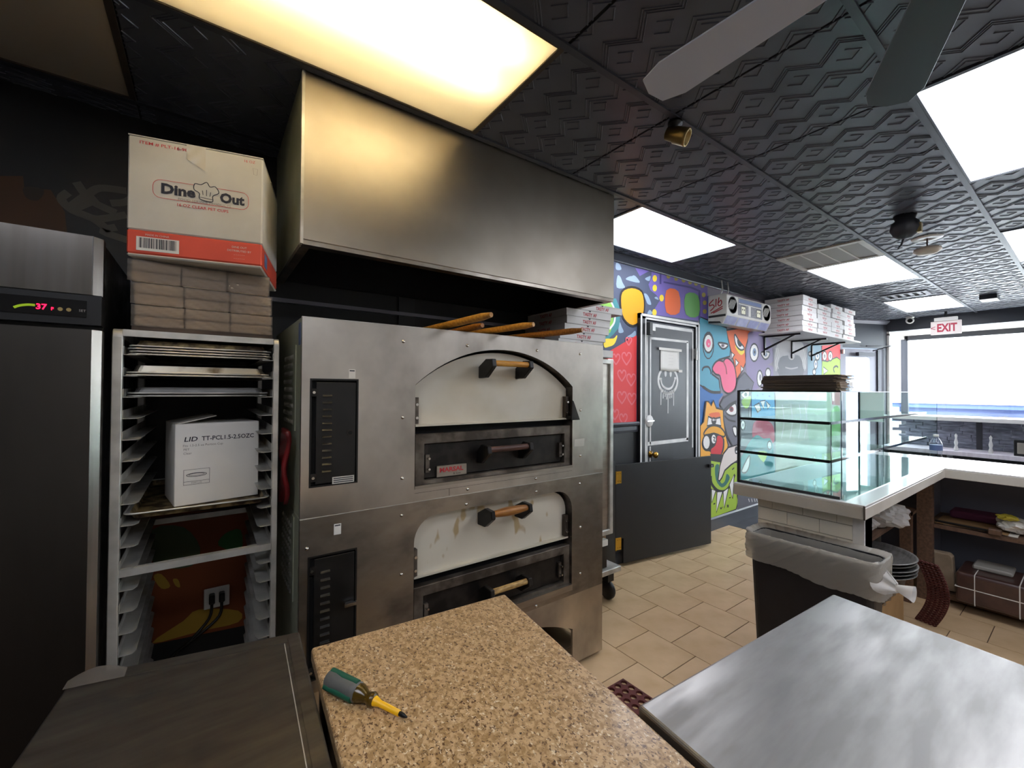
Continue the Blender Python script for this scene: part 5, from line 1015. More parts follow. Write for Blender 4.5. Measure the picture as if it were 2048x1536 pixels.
# ---------------------------------------------------------------- wall air conditioner painted as a boombox
ac = thing('air_conditioner', (4.72, 2.3, 2.15), 'wall air conditioner painted as a silver boombox with 516 on its side', 'air conditioner')
AX0, AX1, AY0 = 4.24, 5.22, 2.2
m = MB(); m.prism([(WY - .002, 2.165), (AY0 + .05, 2.15), (AY0 + .005, 2.235), (AY0, 2.25), (AY0, 2.44), (AY0 + .02, 2.455), (WY - .002, 2.455)], AX0, AX1, 'ac_white', 'x'); m.build('body', ac, bevel=.006)
m = MB(); m.box(AX0 - .0015, AX0, AY0 + .01, WY - .01, 2.222, 2.245, 'ac_dark'); m.prism([(WY - .01, 2.168), (AY0 + .055, 2.156), (AY0 + .07, 2.176), (WY - .01, 2.19)], AX0 - .0015, AX0, 'ac_dark', 'x'); m.build('painted_band', ac)
y = AY0 - .001
for cx in (AX0 + .12, AX1 - .11):
    m = MB(); m.lathe([(0, 0), (.085, 0)], (cx, y, 2.345), 'ac_gray', 28, (0, -1, 0)); ribbon(m, [(cx + .087 * math.cos(t), 2.345 + .087 * math.sin(t)) for t in [k * .2094 for k in range(30)]], .008, y - .0004, 'ac_dark', True)
    for k in range(-2, 3): ribbon(m, [(cx - .05 + .025 * k, 2.30), (cx + .02 + .025 * k, 2.40)], .008, y - .0003, 'ac_white')
    m.build('painted_speaker', ac, autonorm=False)
def prect(nm, x0, x1, z0, z1, mtl, yy): m = MB(); m.add([(x0, yy, z0), (x1, yy, z0), (x1, yy, z1), (x0, yy, z1)], [(0, 1, 2, 3)], mtl); return m.build(nm, ac, autonorm=False)
prect('painted_panel', AX0 + .225, AX1 - .215, 2.255, 2.435, 'ac_gray', y); prect('painted_dial', AX0 + .25, AX1 - .24, 2.39, 2.425, 'ac_blue', y - .0005)
ribs = MB(); ribbon(ribs, [(AX0 + .24, 2.43), (AX0 + .24, 2.375), (AX1 - .23, 2.375), (AX1 - .23, 2.43)], .008, y - .0005, 'ac_white'); ribs.build('painted_dial_frame', ac, autonorm=False)
for cx in (AX0 + .34, AX1 - .30):
    prect('painted_cassette', cx - .055, cx + .055, 2.268, 2.36, 'ac_dark', y - .0005); prect('painted_cassette', cx - .042, cx + .042, 2.275, 2.35, 'ac_cream', y - .0009)
    for s_ in (-.02, .02): m = MB(); m.lathe([(0, 0), (.010, 0)], (cx + s_, y - .0012, 2.32), 'ac_dark', 12, (0, -1, 0)); m.build('painted_reel', ac, autonorm=False)
prect('painted_strip', AX0 + .45, AX0 + .50, 2.26, 2.37, 'ac_white', y - .0006)
for k in range(4):
    x0 = AX0 + .02 + k * .24; m = MB(); m.add([(x0, AY0 + .046, 2.155), (x0 + .22, AY0 + .046, 2.155), (x0 + .22, AY0 + .006, 2.23), (x0, AY0 + .006, 2.23)], [(0, 1, 2, 3)], 'ac_lilac')
    for v in m.v: v.y -= .001; v.z -= .0008
    m.build('painted_key', ac, autonorm=False)
xs_ = AX0 - .0018
def side_stroke(pts):
    m = MB(); q = MB(); ribbon(q, smooth_open(pts), .011, 0, 'ac_red'); m.add([(xs_, v.x, v.z) for v in q.v], q.f, 'ac_red'); m.build('painted_numeral', ac, autonorm=False)
side_stroke([(2.335, 2.408), (2.375, 2.375), (2.378, 2.35), (2.345, 2.355), (2.328, 2.335), (2.35, 2.31), (2.372, 2.295)])
side_stroke([(2.308, 2.41), (2.312, 2.33)]); side_stroke([(2.278, 2.42), (2.288, 2.35), (2.268, 2.335), (2.25, 2.36), (2.26, 2.39), (2.284, 2.365)])
side_stroke([(2.365, 2.27), (2.24, 2.325)]); side_stroke([(2.34, 2.268), (2.24, 2.305)])
for x in (4.30, 4.42): m = MB(); m.tube([(x, 2.3, 2.45), (x + .01, 2.28, 2.52), (x + .03, 2.3, ZC)], .007, 'ac_white', 6); m.build('hanger', ac)
# ---------------------------------------------------------------- wall shelf with brackets and pizza boxes
m = MB(); m.box(5.36, 7.30, 1.93, WY - .002, 2.135, 2.155, 'pizza_white'); sh = m.build('wall_shelf', bevel=.002); tag(sh, 'long wall shelf carrying pizza boxes above the mural', 'shelf')
for x in (5.5, 6.28, 6.94):
    m = MB(); m.box(x - .012, x + .012, WY - .02, WY, 1.90, 2.135, 'black_metal'); m.box(x - .012, x + .012, 2.0, WY - .02, 2.115, 2.135, 'black_metal'); m.prism([(WY - .02, 1.96), (WY - .02, 1.985), (2.09, 2.118), (2.055, 2.118)], x - .009, x + .009, 'black_metal', 'x'); m.build('bracket', sh)
for s_, (x, n, nm) in enumerate(((5.655, 7, 'stack nearest the boombox unit'), (6.085, 6, 'second stack from the boombox unit'), (6.525, 7, 'third stack from the boombox unit'), (6.965, 7, 'shelf stack nearest the entrance door'))):
    for k in range(n):
        pizza_box(x + random.uniform(-.012, .012), 2.165 + random.uniform(-.01, .01), 2.156 + PBT * k, random.uniform(-.02, .02), 'white pizza box on the wall shelf, %s in the %s' % (ORD[k] if k < n - 1 else 'topmost', nm), 'pizza boxes on the wall shelf', pbt)
# ---------------------------------------------------------------- prep tables in front
def table(name, quad, zt, th, topm, label, legs=True, body=None, bevel=.004):
    """work table with a four-sided top given by its corners"""
    t = thing(name, (sum(p[0] for p in quad) / 4, sum(p[1] for p in quad) / 4, 0), label, 'table')
    m = MB(); m.prism(quad, zt - th, zt, topm, 'z'); m.build('table_top', t, bevel=bevel, seg=3)
    c = Vector((sum(p[0] for p in quad) / 4, sum(p[1] for p in quad) / 4)); ins = [tuple(Vector(p) + (c - Vector(p)) * .10) for p in quad]
    if body:
        m = MB(); m.prism(ins, .10, zt - th, body, 'z'); m.build('cabinet', t)
    for p in ins:
        m = MB(); m.cyl((p[0] * .97 + c.x * .03, p[1] * .97 + c.y * .03, 0), (p[0] * .97 + c.x * .03, p[1] * .97 + c.y * .03, zt - th), .02, 'steel', 12); m.build('leg', t)
    return t
gr = table('granite_worktable', [(.183 - .055, .974 - .93), (.655 - .115, .931 - .95), (.652, .934), (.1835, .974)], .92, .03, 'granite', 'speckled tan granite worktable carrying the screwdriver', body='black_metal', bevel=.006)
stt = table('steel_worktable', [(.612 - .10, -.45), (1.376 - .115, -.50), (1.377, .427), (.612, .473)], .92, .035, 'steel_table', 'bright stainless steel worktable beside the granite table', bevel=.006)
m = MB(); m.prism([(.64, -.3), (1.3, -.3), (1.33, .39), (.66, .43)], .25, .27, 'steel', 'z'); m.build('under_shelf', stt)
m = MB(); m.prism([(.56, -.4), (.58, -.4), (.655, .44), (.635, .445)], .80, .885, 'black_metal', 'z'); m.build('apron', stt)
dt = table('dark_steel_worktable', [(-.36, -.3), (.105, -.30), (.1755, 1.063), (-.20, 1.142)], .915, .028, 'steel_dark', 'dull dark steel worktable beside the granite table', body='black_metal')
m = MB(); m.prism([(.150, 1.045), (.170, 1.041), (.1, -.3), (.08, -.3)], .915, .9165, 'steel_dark', 'z'); m.build('raised_edge', dt)
m = MB(); m.prism([(-.18, 1.118), (.150, 1.047), (.147, 1.030), (-.18, 1.1)], .915, .9162, 'steel_dark', 'z'); m.build('raised_edge', dt)
m = MB(); m.prism([(.1405, 1.03), (.142, 1.03), (.113, .45), (.1115, .45)], .915, .9155, 'alu', 'z'); m.build('scratch', dt)
m = MB(); m.grid(lambda u, v: (-.205 + .085 * u, 1.128 - .016 * u - .035 * v, .9165 + .016 * math.sin(u * 3) * (1 - v) + .004 * v), 6, 4, 'wrap'); tag(m.build('film_scrap', autonorm=False), 'torn scrap of clear film on the dark steel worktable', 'film')
# screwdriver
P0 = Vector((.186, .826, .9375)); P1 = Vector((.272, .667, .9275)); D = (P1 - P0).normalized(); Ls = (P1 - P0).length
sd = thing('screwdriver', (.22, .76, .92), 'yellow and green screwdriver lying on the granite table', 'screwdriver')
def hexl(prof, nm, mt, n=6):
    m = MB(); m.lathe(prof, P0, mt, n, D); return m.build(nm, sd, bevel=.0015)
hexl([(.010, 0), (.0165, .004), (.0175, .02), (.0155, .035), (.0165, .062), (.016, .074), (0, .074)], 'grip', 'grip_gray', 12)
for k in range(3):
    a = Vector((0, 0, 1)); b = D.cross(a).normalized(); a = b.cross(D); t_ = math.radians(-150 + 120 * k + 20); off = (a * math.cos(t_) + b * math.sin(t_))
    m = MB(); q = [P0 + D * s + off * .0135 for s in (.006, .070)]; m.tube([q[0], q[0] * .5 + q[1] * .5, q[1]], .006, 'grip_green', 8); m.build('grip_stripe', sd)
m = MB(); m.lathe([(.0155, .074), (.0145, .080), (.009, .092), (.0095, .098), (.0125, .104), (.011, .110), (.006, .112)], P0, 'amber_plastic', 10, D); m.build('collar', sd)
m = MB(); m.lathe([(.0085, .108), (.0075, .114), (.0052, .122), (.0048, Ls - .016), (0, Ls - .016)], P0, 'yellow_plastic', 14, D); m.build('shaft_sleeve', sd)
m = MB(); m.cyl(P0 + D * (Ls - .018), P0 + D * (Ls - .008), .0036, 'bit_black', 10); m.cyl(P0 + D * (Ls - .008), P0 + D * Ls, .0036, 'bit_black', 10, .0012); m.build('bit', sd)
# ---------------------------------------------------------------- rubber mats with drain holes
def holed(fn, nu, nv, mt, r=.36):
    """perforated sheet: unit cells with an octagonal hole, mapped by fn(u, v, top)"""
    m = MB(); vs = []; fs = []
    oc = [(.5 + r * math.cos(math.pi / 8 + math.pi / 4 * k), .5 + r * math.sin(math.pi / 8 + math.pi / 4 * k)) for k in range(8)]
    sq = [(1, .5 + .5), (.5, 1), (.5, 1), (0, 1), (0, .5), (0, 0), (.5, 0), (1, 0)]
    sq = [(1, .7), (.7, 1), (.3, 1), (0, .7), (0, .3), (.3, 0), (.7, 0), (1, .3)]
    for i in range(nu):
        for j in range(nv):
            o = len(vs)
            for tp in (1, 0):
                for p in sq: vs.append(fn((i + p[0]) / nu, (j + p[1]) / nv, tp))
                for p in oc: vs.append(fn((i + p[0]) / nu, (j + p[1]) / nv, tp))
            for k in range(8):
                k2 = (k + 1) % 8
                fs += [(o + k, o + k2, o + 8 + k2, o + 8 + k), (o + 8 + k, o + 8 + k2, o + 24 + k2, o + 24 + k), (o + 16 + k, o + 24 + k, o + 24 + k2, o + 16 + k2), (o + k, o + 16 + k, o + 16 + k2, o + k2)]
            for a in ((0, 1), (2, 3), (4, 5), (6, 7)):
                c = [(1, 1), (0, 1), (0, 0), (1, 0)][a[0] // 2]; vs.append(fn((i + c[0]) / nu, (j + c[1]) / nv, 1)); fs.append((o + a[0], len(vs) - 1, o + a[1]))
    m.add(vs, fs, mt); return m
m = holed(lambda u, v, t: (.95 + .80 * u - .03 * v, .475 + .955 * v - .012 * u, .012 * t), 18, 21, 'mat_red'); tag(m.build('drainage_mat', autonorm=False), 'red rubber drainage mat on the floor between the worktables', 'mat')
# ---------------------------------------------------------------- service counter
ZT = .95
ct = thing('service_counter', (3.4, .6, .88), 'white L-shaped counter top carrying the glass display case', 'counter')
m = MB(); m.prism([(2.415, .625), (4.07, .625), (4.07, -1.6), (4.72, -1.6), (4.72, 1.215), (2.415, 1.215)], ZT - .012, ZT, 'slab_white', 'z'); m.build('slab', ct, bevel=.002)
m = MB(); L_ = [(2.415, .625), (4.07, .625), (4.07, -1.6), (4.72, -1.6), (4.72, 1.215), (2.415, 1.215)]; I_ = [(2.44, .65), (4.095, .65), (4.095, -1.575), (4.695, -1.575), (4.695, 1.19), (2.44, 1.19)]
m.hole(L_, I_, .884, ZT - .012, 'apron', 'z'); m.build('apron', ct, bevel=.002)
m = MB(); m.box(2.412, 2.4155, .625, .632, .884, .948, 'soot'); m.build('corner_trim', ct)
# tiled end wall of the counter
m = MB(); m.box(2.528, 2.63, .655, 1.13, 0, .884, 'subway_grout'); kw = struct('wall_counter', m)
kw['label'] = 'white subway tiled end wall of the counter'
tme2 = MB(); tme2.box(0, .010, .0015, .1465, .0015, .0675, 'subway'); tm = tme2.mesh('tile', Vector((0, 0, 0)))
for r in range(13):
    z = .8215 - .0695 * (r - 0) ; off = 0 if r % 2 else -.0735
    if z < .02: break
    for c_ in range(4):
        y1 = 1.13 - .147 * c_ - (0 if r % 2 == 1 else .0735 if 0 else 0) + (.0735 if r % 2 == 0 else 0); y0 = y1 - .147
        ya, yb = max(y0, .70), min(y1, 1.13)
        if yb - ya < .02: continue
        o = inst(tm, 'tile', kw, (2.518, ya, z)); o.scale.y = (yb - ya) / .147
m = MB(); m.box(2.515, 2.63, .655, .70, 0, .884, 'white_paint'); m.build('corner_post', kw)
m = MB(); m.box(2.63, 4.70, 1.10, 1.15, 0, .882, 'stucco'); m.box(4.66, 4.69, -1.55, 1.10, 0, .882, 'under_gray'); struct('wall_counter_back', m)
sf = thing('counter_shelving', (4.3, .1, 0), 'dark wooden shelving built under the counter', 'shelving')
m = MB(); m.box(4.2, 4.66, -1.5, .74, .505, .53, 'shelf_wood'); m.build('shelf', sf); m = MB(); m.box(4.19, 4.66, -1.5, .74, .03, .07, 'shelf_wood'); m.build('shelf', sf)
m = MB(); m.box(2.9, 4.2, .78, 1.10, .60, .62, 'shelf_wood'); m.build('shelf', sf)
m = MB(); m.box(4.14, 4.2, .70, .78, 0, .884, 'shelf_wood'); m.build('post', sf); m = MB(); m.box(3.98, 4.04, .78, .84, 0, .62, 'shelf_wood'); m.build('post', sf)
m = MB(); m.box(4.2, 4.66, .74, .76, .0, .88, 'under_gray'); m.build('divider', sf)
# ---------------------------------------------------------------- glass display case
ca = thing('display_case', (3.36, .96, ZT), 'glass display case with two shelves on the white counter', 'display case')
CX0, CX1, CY0, CY1, CZ = 2.45, 4.46, .725, 1.20, 1.462
def pane_(nm, x0, x1, y0, y1, z0, z1): m = MB(); m.box(x0, x1, y0, y1, z0, z1, 'case_glass'); return m.build(nm, ca)
pane_('glass_side', CX0, CX0 + .004, CY0, CY1, ZT + .012, CZ); pane_('glass_side', CX1 - .004, CX1, CY0, CY1, ZT + .004, CZ); pane_('glass_front', CX0 + .004, CX1 - .004, CY1 - .004, CY1, ZT + .004, CZ)
pane_('glass_top', CX0, CX1, CY0, CY1, CZ, CZ + .005); pane_('glass_shelf', CX0 + .006, 4.38, CY0 + .044, CY1 - .006, 1.308, 1.313); pane_('glass_shelf', CX0 + .006, 4.38, CY0 + .044, CY1 - .006, 1.122, 1.127)
m = MB(); m.box(CX0, CX1, CY0 - .02, CY1, ZT + .0005, ZT + .003, 'case_floor'); m.build('mirror_floor', ca)
def edge(nm, *b): m = MB(); m.box(*b); return m.build(nm, ca)
for z in (1.3085, 1.1225):
    edge('shelf_edge', CX0 + .004, CX0 + .006, CY0 + .044, CY1 - .004, z - .003, z + .007, 'glass_edge'); edge('shelf_edge', CX0 + .006, 4.38, CY0 + .042, CY0 + .044, z - .005, z + .009, 'dark_edge')  # near strip darkened to paint the internal reflection of the glass edge
    edge('shelf_dark_strip', CX0 - .002, CX0, CY0 + .044, CY1, z - .005, z + .009, 'black_plastic')  # black strip paints that internal reflection on the left shelf edge
edge('frame_post', CX0 - .006, CX0 + .006, CY1 - .006, CY1 + .008, ZT, CZ + .006, 'dark_gray'); edge('frame_rail', CX0 - .004, CX0 + .004, CY0, CY1, CZ, CZ + .008, 'black_plastic'); edge('frame_rail', CX0 - .006, CX0 + .004, CY0 + .004, CY1, ZT + .001, ZT + .014, 'dark_gray')
edge('edge_strip', CX0, CX0 + .004, CY0 - .003, CY0, ZT + .004, CZ, 'dark_edge'); edge('edge_strip', CX0, CX1, CY0 - .002, CY0, CZ, CZ + .005, 'frame_gray'); edge('edge_strip', CX1 - .002, CX1, CY0 - .002, CY0, ZT + .004, CZ, 'glass_edge')
edge('shelf_support', CX0 + .006, CX0 + .009, CY0 + .040, CY0 + .043, ZT + .004, 1.308, 'dark_edge'); edge('shelf_support', 3.3, 3.303, CY0 + .040, CY0 + .043, ZT + .004, 1.308, 'glass_edge')
edge('end_panel', CX1 - .008, CX1 - .005, 1.03, CY1 - .016, 1.22, CZ - .002, 'pale_teal'); edge('mullion', CX1 - .02, CX1 - .005, CY1 - .016, CY1 - .004, ZT + .004, CZ, 'mullion')
# flat kraft bags on the case
bs = thing('kraft_bag_stack', (2.78, 1.0, CZ + .005), 'dark stack of flattened kraft boxes on the display case', 'kraft boxes')
for k in range(11):
    j = random.uniform(-.012, .012); z = CZ + .0055 + k * .0078; x0 = 2.62 + random.uniform(-.006, .006)
    m = MB(); m.box(x0, x0 + .20, .80 + j, 1.155 + random.uniform(-.01, .006), z, z + .0072, 'kraft_dark'); m.box(x0 + .002, x0 + .198, .785 + j, .80 + j, z + .001, z + .006, 'kraft'); m.build('kraft_sheet', bs)  # lighter end strip paints the lit end of each sheet
# water bottle
wb = thing('water_bottle', (4.06, .665, ZT), 'clear plastic water bottle at the corner of the counter', 'bottle')
m = MB(); pf = [(0, 0), (.028, 0), (.032, .006)]
for k in range(6): pf += [(.032, .012 + .016 * k), (.030, .020 + .016 * k)]
pf += [(.033, .115), (.033, .155), (.030, .165), (.022, .185), (.013, .200), (.013, .207)]; m.lathe(pf, (4.06, .665, ZT + .003), 'clear_bottle', 22); m.build('body', wb)
m = MB(); m.lathe([(.0335, .115), (.0335, .152)], (4.06, .665, ZT + .003), 'ac_blue', 22); m.build('label_band', wb)
m = MB(); m.lathe([(0, .207), (.0145, .207), (.0145, .222), (0, .222)], (4.06, .665, ZT + .003), 'white_plastic', 16); m.build('cap', wb)
# ---------------------------------------------------------------- rubbish bin with liner
bn_ = thing('rubbish_bin', (2.335, .80, 0), 'slim black rubbish bin with a knotted clear liner before the tiled wall', 'bin')
BX0, BX1, BY0, BY1, BZ = 2.235, 2.425, .545, 1.060, .755
def ringz(d, z, r): return [(p[0], p[1], z) for p in rrect(BX0 + d, BX1 - d, BY0 + d, BY1 - d, r)]
m = MB(); rs = [ringz(.035, 0, .03), ringz(.006, BZ - .03, .04), ringz(.002, BZ - .03, .04), ringz(.002, BZ - .012, .04), ringz(.010, BZ - .012, .035), ringz(.04, .02, .03)]; n = len(rs[0])
m.add([p for r in rs for p in r], [(k * n + i, k * n + (i + 1) % n, (k + 1) * n + (i + 1) % n, (k + 1) * n + i) for k in range(len(rs) - 1) for i in range(n)] + [list(range(n)), list(range(5 * n, 6 * n))], 'can_black'); m.build('body', bn_)
LB = rrect(BX0, BX1, BY0, BY1, .04, 6); LC = [0]
for i in range(len(LB)): LC.append(LC[-1] + (Vector(LB[(i + 1) % len(LB)]) - Vector(LB[i])).length)
def liner(u, v):
    s_ = min(u, .99999) * LC[-1]; i = max(j for j in range(len(LB)) if LC[j] <= s_); f = (s_ - LC[i]) / (LC[i + 1] - LC[i]); a = LB[i]; b = LB[(i + 1) % len(LB)]
    x = a[0] + (b[0] - a[0]) * f; yy = a[1] + (b[1] - a[1]) * f; cx, cy_ = (BX0 + BX1) / 2, (BY0 + BY1) / 2
    hang = .135 + .035 * (yy - BY0) / (BY1 - BY0) * -1 + .03
    out = .009 + .007 * abs(math.sin(u * 70 + v * 12 + 1.3 * math.sin(u * 17))) ** .6 + .005 * abs(math.sin(u * 130 + v * 30 + 2 * math.sin(u * 29))) + .003 * math.sin(u * 21 + v * 5)
    dx, dy = x - cx, yy - cy_; l = math.hypot(dx / .1, dy / .26)
    if v < .25: w = v / .25; z = BZ - .22 * (1 - w) * 1.0 + .006 * w; out = -.016 - .04 * (1 - w) + .008 * math.sin(u * 70 + v * 9) * (1 - w)
    else: w = (v - .25) / .75; z = BZ + .008 - hang * w + .006 * math.sin(u * 31) * w
    return (x + dx / .1 * out / max(l, .3) * .8, yy + dy / .26 * out / max(l, .3) * .9, z)
m = MB(); m.grid(liner, 420, 32, 'liner'); m.build('bag_liner', bn_, autonorm=False)
kx, ky = BX0 + .03, BY0 - .005
m = MB(); m.grid(lambda u, v: (kx + .05 * math.cos(u * 6.283) * (1 - .75 * v) + .01 * math.sin(u * 25), ky - .055 * v + .035 * math.sin(u * 6.283) * (1 - .8 * v), BZ - .06 + .05 * math.sin(u * 6.283 + 1) * (1 - .7 * v) - .02 * v), 24, 8, 'bag_white')
m.grid(lambda u, v: (kx + .014 * math.cos(u * 6.283) * (1 + 1.8 * v * v), ky - .055 - .05 * v, BZ - .08 + .014 * math.sin(u * 6.283) * (1 + 1.2 * v) - .006 * v), 14, 6, 'bag_white'); m.build('knot', bn_, autonorm=False)
# ---------------------------------------------------------------- things stored under the counter
m = MB(); m.box(2.95, 3.40, .70, 1.05, .0, .30, 'cardboard'); cbx = m.build('cardboard_box', bevel=.004); tag(cbx, 'brown cardboard box under the stack of pizza pans', 'box')
m = MB(); m.box(2.98, 3.42, .70, 1.06, .301, .415, 'cardboard_dark'); pk = m.build('wrapped_pack', bevel=.01); tag(pk, 'dark plastic-wrapped pack lying under the pizza pans', 'pack')
m = MB(); m.grid(lambda u, v: (2.97 + .46 * u, .695 - .006 * math.sin(u * 30 + v * 8), .31 + .10 * v), 24, 6, 'wrap'); m.build('plastic_wrap', pk, autonorm=False)
PC = (3.23, .84)
for k in range(5):
    z = .416 + k * .021; m = MB(); rr_ = .235 - .003 * (k % 2)
    m.lathe([(0, .002), (rr_ - .035, .002), (rr_ - .03, .006), (rr_ - .012, .0185), (rr_, .019), (rr_ + .001, .017), (rr_ - .01, .015), (rr_ - .03, .0005), (0, 0)], (PC[0] + .006 * math.sin(k * 3), PC[1] + .004 * math.cos(k * 2), z), 'pan_gray', 40)
    o = m.build('pizza_pan'); tag(o, 'round grey pizza pan under the counter, %s of five' % ('lowest', 'second from bottom', 'middle', 'second from top', 'topmost')[k], 'pan', 'round pizza pans under the counter')
def blob(fn, nm, mt, lb, cat, nu=28, nv=18):
    m = MB(); m.grid(fn, nu, nv, mt, False); o = m.build(nm, autonorm=False); return tag(o, lb, cat)
def crumple(c, s, seed, bot=0.0):
    def f(u, v):
        th, ph = u * 6.2832, v * 3.1416; q = 1 + .16 * math.sin(3 * th + seed) * math.sin(4 * ph) + .10 * math.sin(7 * th + 2 * seed + 3 * ph) * math.sin(ph) + .07 * math.sin(13 * th + 9 * ph + seed) * math.sin(ph) ** 2
        return (c[0] + s[0] * q * math.cos(th) * math.sin(ph), c[1] + s[1] * q * math.sin(th) * math.sin(ph), c[2] + max(-bot, s[2] * q * math.cos(ph)) if bot else c[2] + s[2] * q * math.cos(ph))
    return f
blob(crumple((3.50, .82, .69), (.17, .12, .075), 1.3, .068), 'plastic_bag', 'bag_white', 'crumpled white plastic bag on the shelf above the pizza pans', 'bag')
blob(crumple((3.20, .88, .67), (.12, .10, .05), 2.6, .048), 'plastic_bag', 'bag_white', 'yellowish plastic bag behind the crumpled white bag', 'bag')
m = MB(); m.lathe([(0, 0), (.05, 0), (.058, .21), (.06, .214), (.052, .215), (0, .2)], (3.93, .92, .621), 'cup_gray', 24); tag(m.build('cup_stack'), 'tall grey stack of cups on the shelf under the counter', 'cups')
def mat2(u, v, t):
    return (3.60 + .12 * v + .01 * t - .03 * u, .685 - .105 * u - .055 * math.sin(math.pi * v) + .03 * v, .004 + .42 * (1 - v) + .002 * t)
m = holed(mat2, 5, 26, 'mat_red', .27); tag(m.build('rolled_mat', autonorm=False), 'dark red perforated rubber mat leaning under the counter', 'mat')
m = MB(); m.prism([(.60, .075), (.755, .075), (.75, .31), (.735, .325), (.63, .33), (.615, .31)], 4.23, 4.30, 'kraft', 'x'); pb_ = m.build('paper_bag', bevel=.006); tag(pb_, 'beige paper bag printed with a letter A on the lower shelf', 'bag')
write('A', (4.228, .725, .27), (0, -1, 0), (0, 0, 1), .05, 'print_black', pb_)
for k in range(3): write('- - - -', (4.228, .69, .20 - .02 * k), (0, -1, 0), (0, 0, 1), .02, 'print_shade_gray', pb_)
m = MB(); m.box(4.08, 4.42, .20, .58, .072, .27, 'pack_brown'); pk = m.build('strapped_pack', bevel=.02, seg=3); tag(pk, 'shrink-wrapped brown pack with white straps on the lower shelf', 'pack')
for b_ in ((4.077, 4.423, .30, .305, .07, .272), (4.078, 4.422, .197, .583, .17, .175), (4.077, 4.423, .49, .494, .071, .272)): m = MB(); m.box(*b_, 'white_plastic'); m.build('strap', pk)
m = MB(); m.box(4.22, 4.40, .34, .52, .271, .30, 'cup_gray'); tag(m.build('plastic_tub', bevel=.008), 'grey tub standing on the strapped brown pack', 'tub')
m = MB(); m.box(4.24, 4.52, .32, .66, .531, .537, 'white_paper'); m.box(4.22, 4.50, .36, .70, .538, .542, 'cardboard'); tag(m.build('paper_sheets'), 'flat sheets of paper on the shelf under the counter', 'paper')
blob(crumple((4.36, .33, .586), (.11, .09, .045), .7, .04), 'paper_wrapper', 'white_paper', 'crumpled white wrapper with yellow print on the under-counter shelf', 'wrapper')
blob(crumple((4.30, .37, .640), (.04, .045, .02), .2, .016), 'lemon_peel', 'lemon', 'yellow scraps lying on the crumpled white wrapper', 'scraps')
m = MB(); m.box(4.45, 4.62, .38, .66, .545, .60, 'plum'); tag(m.build('folded_cloth', bevel=.015, seg=3), 'folded plum cloth at the back of the shelf', 'cloth')
bt = thing('bench_tool', (4.21, .56, .543), 'long dark tool with a wooden block handle at the shelf edge', 'tool')
m = MB(); m.prism([(4.225, .70), (4.245, .70), (4.225, .44), (4.20, .44)], .5435, .556, 'black_metal', 'z'); m.build('blade', bt, bevel=.002)
m = MB(); m.box(4.185, 4.235, .385, .445, .531, .568, 'shelf_wood'); m.build('handle', bt, bevel=.005)
# ---------------------------------------------------------------- ceiling fixtures
def panel(x0, x1, y0, y1, label, kind='led'):
    t = thing('ceiling_light', ((x0 + x1) / 2, (y0 + y1) / 2, ZC), label, 'light', 'ceiling light panels')
    fm = 'light_frame' if kind != 'led' else 'white_plastic'; z0 = ZC - .008
    m = MB(); m.hole([(x0, y0), (x1, y0), (x1, y1), (x0, y1)], [(x0 + .02, y0 + .02), (x1 - .02, y0 + .02), (x1 - .02, y1 - .02), (x0 + .02, y1 - .02)], z0, ZC + .02, fm if kind != 'led' else 'black_trim', 'z'); m.build('frame', t)
    if kind == 'led':
        m = MB(); m.box(x0 + .02, x1 - .02, y0 + .02, y1 - .02, ZC - .002, ZC + .004, 'panel_light'); m.build('diffuser', t)
    elif kind == 'off':
        m = MB(); m.box(x0 + .02, x1 - .02, y0 + .02, y1 - .02, ZC - .002, ZC + .004, 'beige_plastic'); m.build('diffuser', t)
    else:
        m = MB(); m.box(x0 + .018, x1 - .018, y0 + .018, y1 - .018, ZC + .068, ZC + .072, 'housing_white')
        for b_ in ((x0 + .014, x0 + .018, y0 + .018, y1 - .018), (x1 - .018, x1 - .014, y0 + .018, y1 - .018), (x0 + .018, x1 - .018, y0 + .014, y0 + .018), (x0 + .018, x1 - .018, y1 - .018, y1 - .014)): m.box(*b_, ZC + .01, ZC + .07, 'housing_white')
        m.build('housing', t)
        for yy in (y0 + .13, y0 + .31):
            m = MB(); m.cyl((x0 + .06, yy, ZC + .045), (x1 - .10, yy, ZC + .045), .014, 'tube_light', 12); m.build('tube', t)
        m = MB(); m.box(x0 + .02, x1 - .02, y0 + .02, y1 - .02, ZC - .003, ZC - .001, 'lens'); m.build('lens', t)
    return t
panel(-.246, .962, 1.036, 1.646, 'warm fluorescent ceiling panel directly before the extractor hood', 'tube'); panel(-1.454, -.246, 1.646, 2.256, 'unlit grey ceiling panel above the refrigerator', 'off')
panel(2.17, 3.378, 1.646, 2.256, 'bright ceiling panel by the mural wall beyond the hood'); panel(2.17, 3.378, -.184, .426, 'large bright ceiling panel above the worktables, beside the fan')
panel(4.586, 5.794, 1.036, 1.646, 'bright ceiling panel next to the slatted air vent'); panel(7.002, 8.21, 1.036, 1.646, 'bright ceiling panel farthest along, just before the exit sign'); panel(4.586, 5.794, -.184, .426, 'bright ceiling panel cut by the picture edge above the dining side')
panel(-.246, .962, -1.404, -.794, 'added ceiling panel out of view behind the worktables'); panel(-1.454, -.246, -.184, .426, 'bright ceiling panel over the dark steel worktable'); panel(4.586, 5.794, -1.404, -.794, 'added ceiling panel out of view over the far end of the counter'); panel(2.17, 3.378, -1.404, -.794, 'bright ceiling panel two rows over from the fan')  # panels behind the worktables and at the counter's far end added for fill light
vt = thing('air_vent', (4.28, 1.34, ZC), 'four-slat ceiling air vent beside a light panel', 'vent')
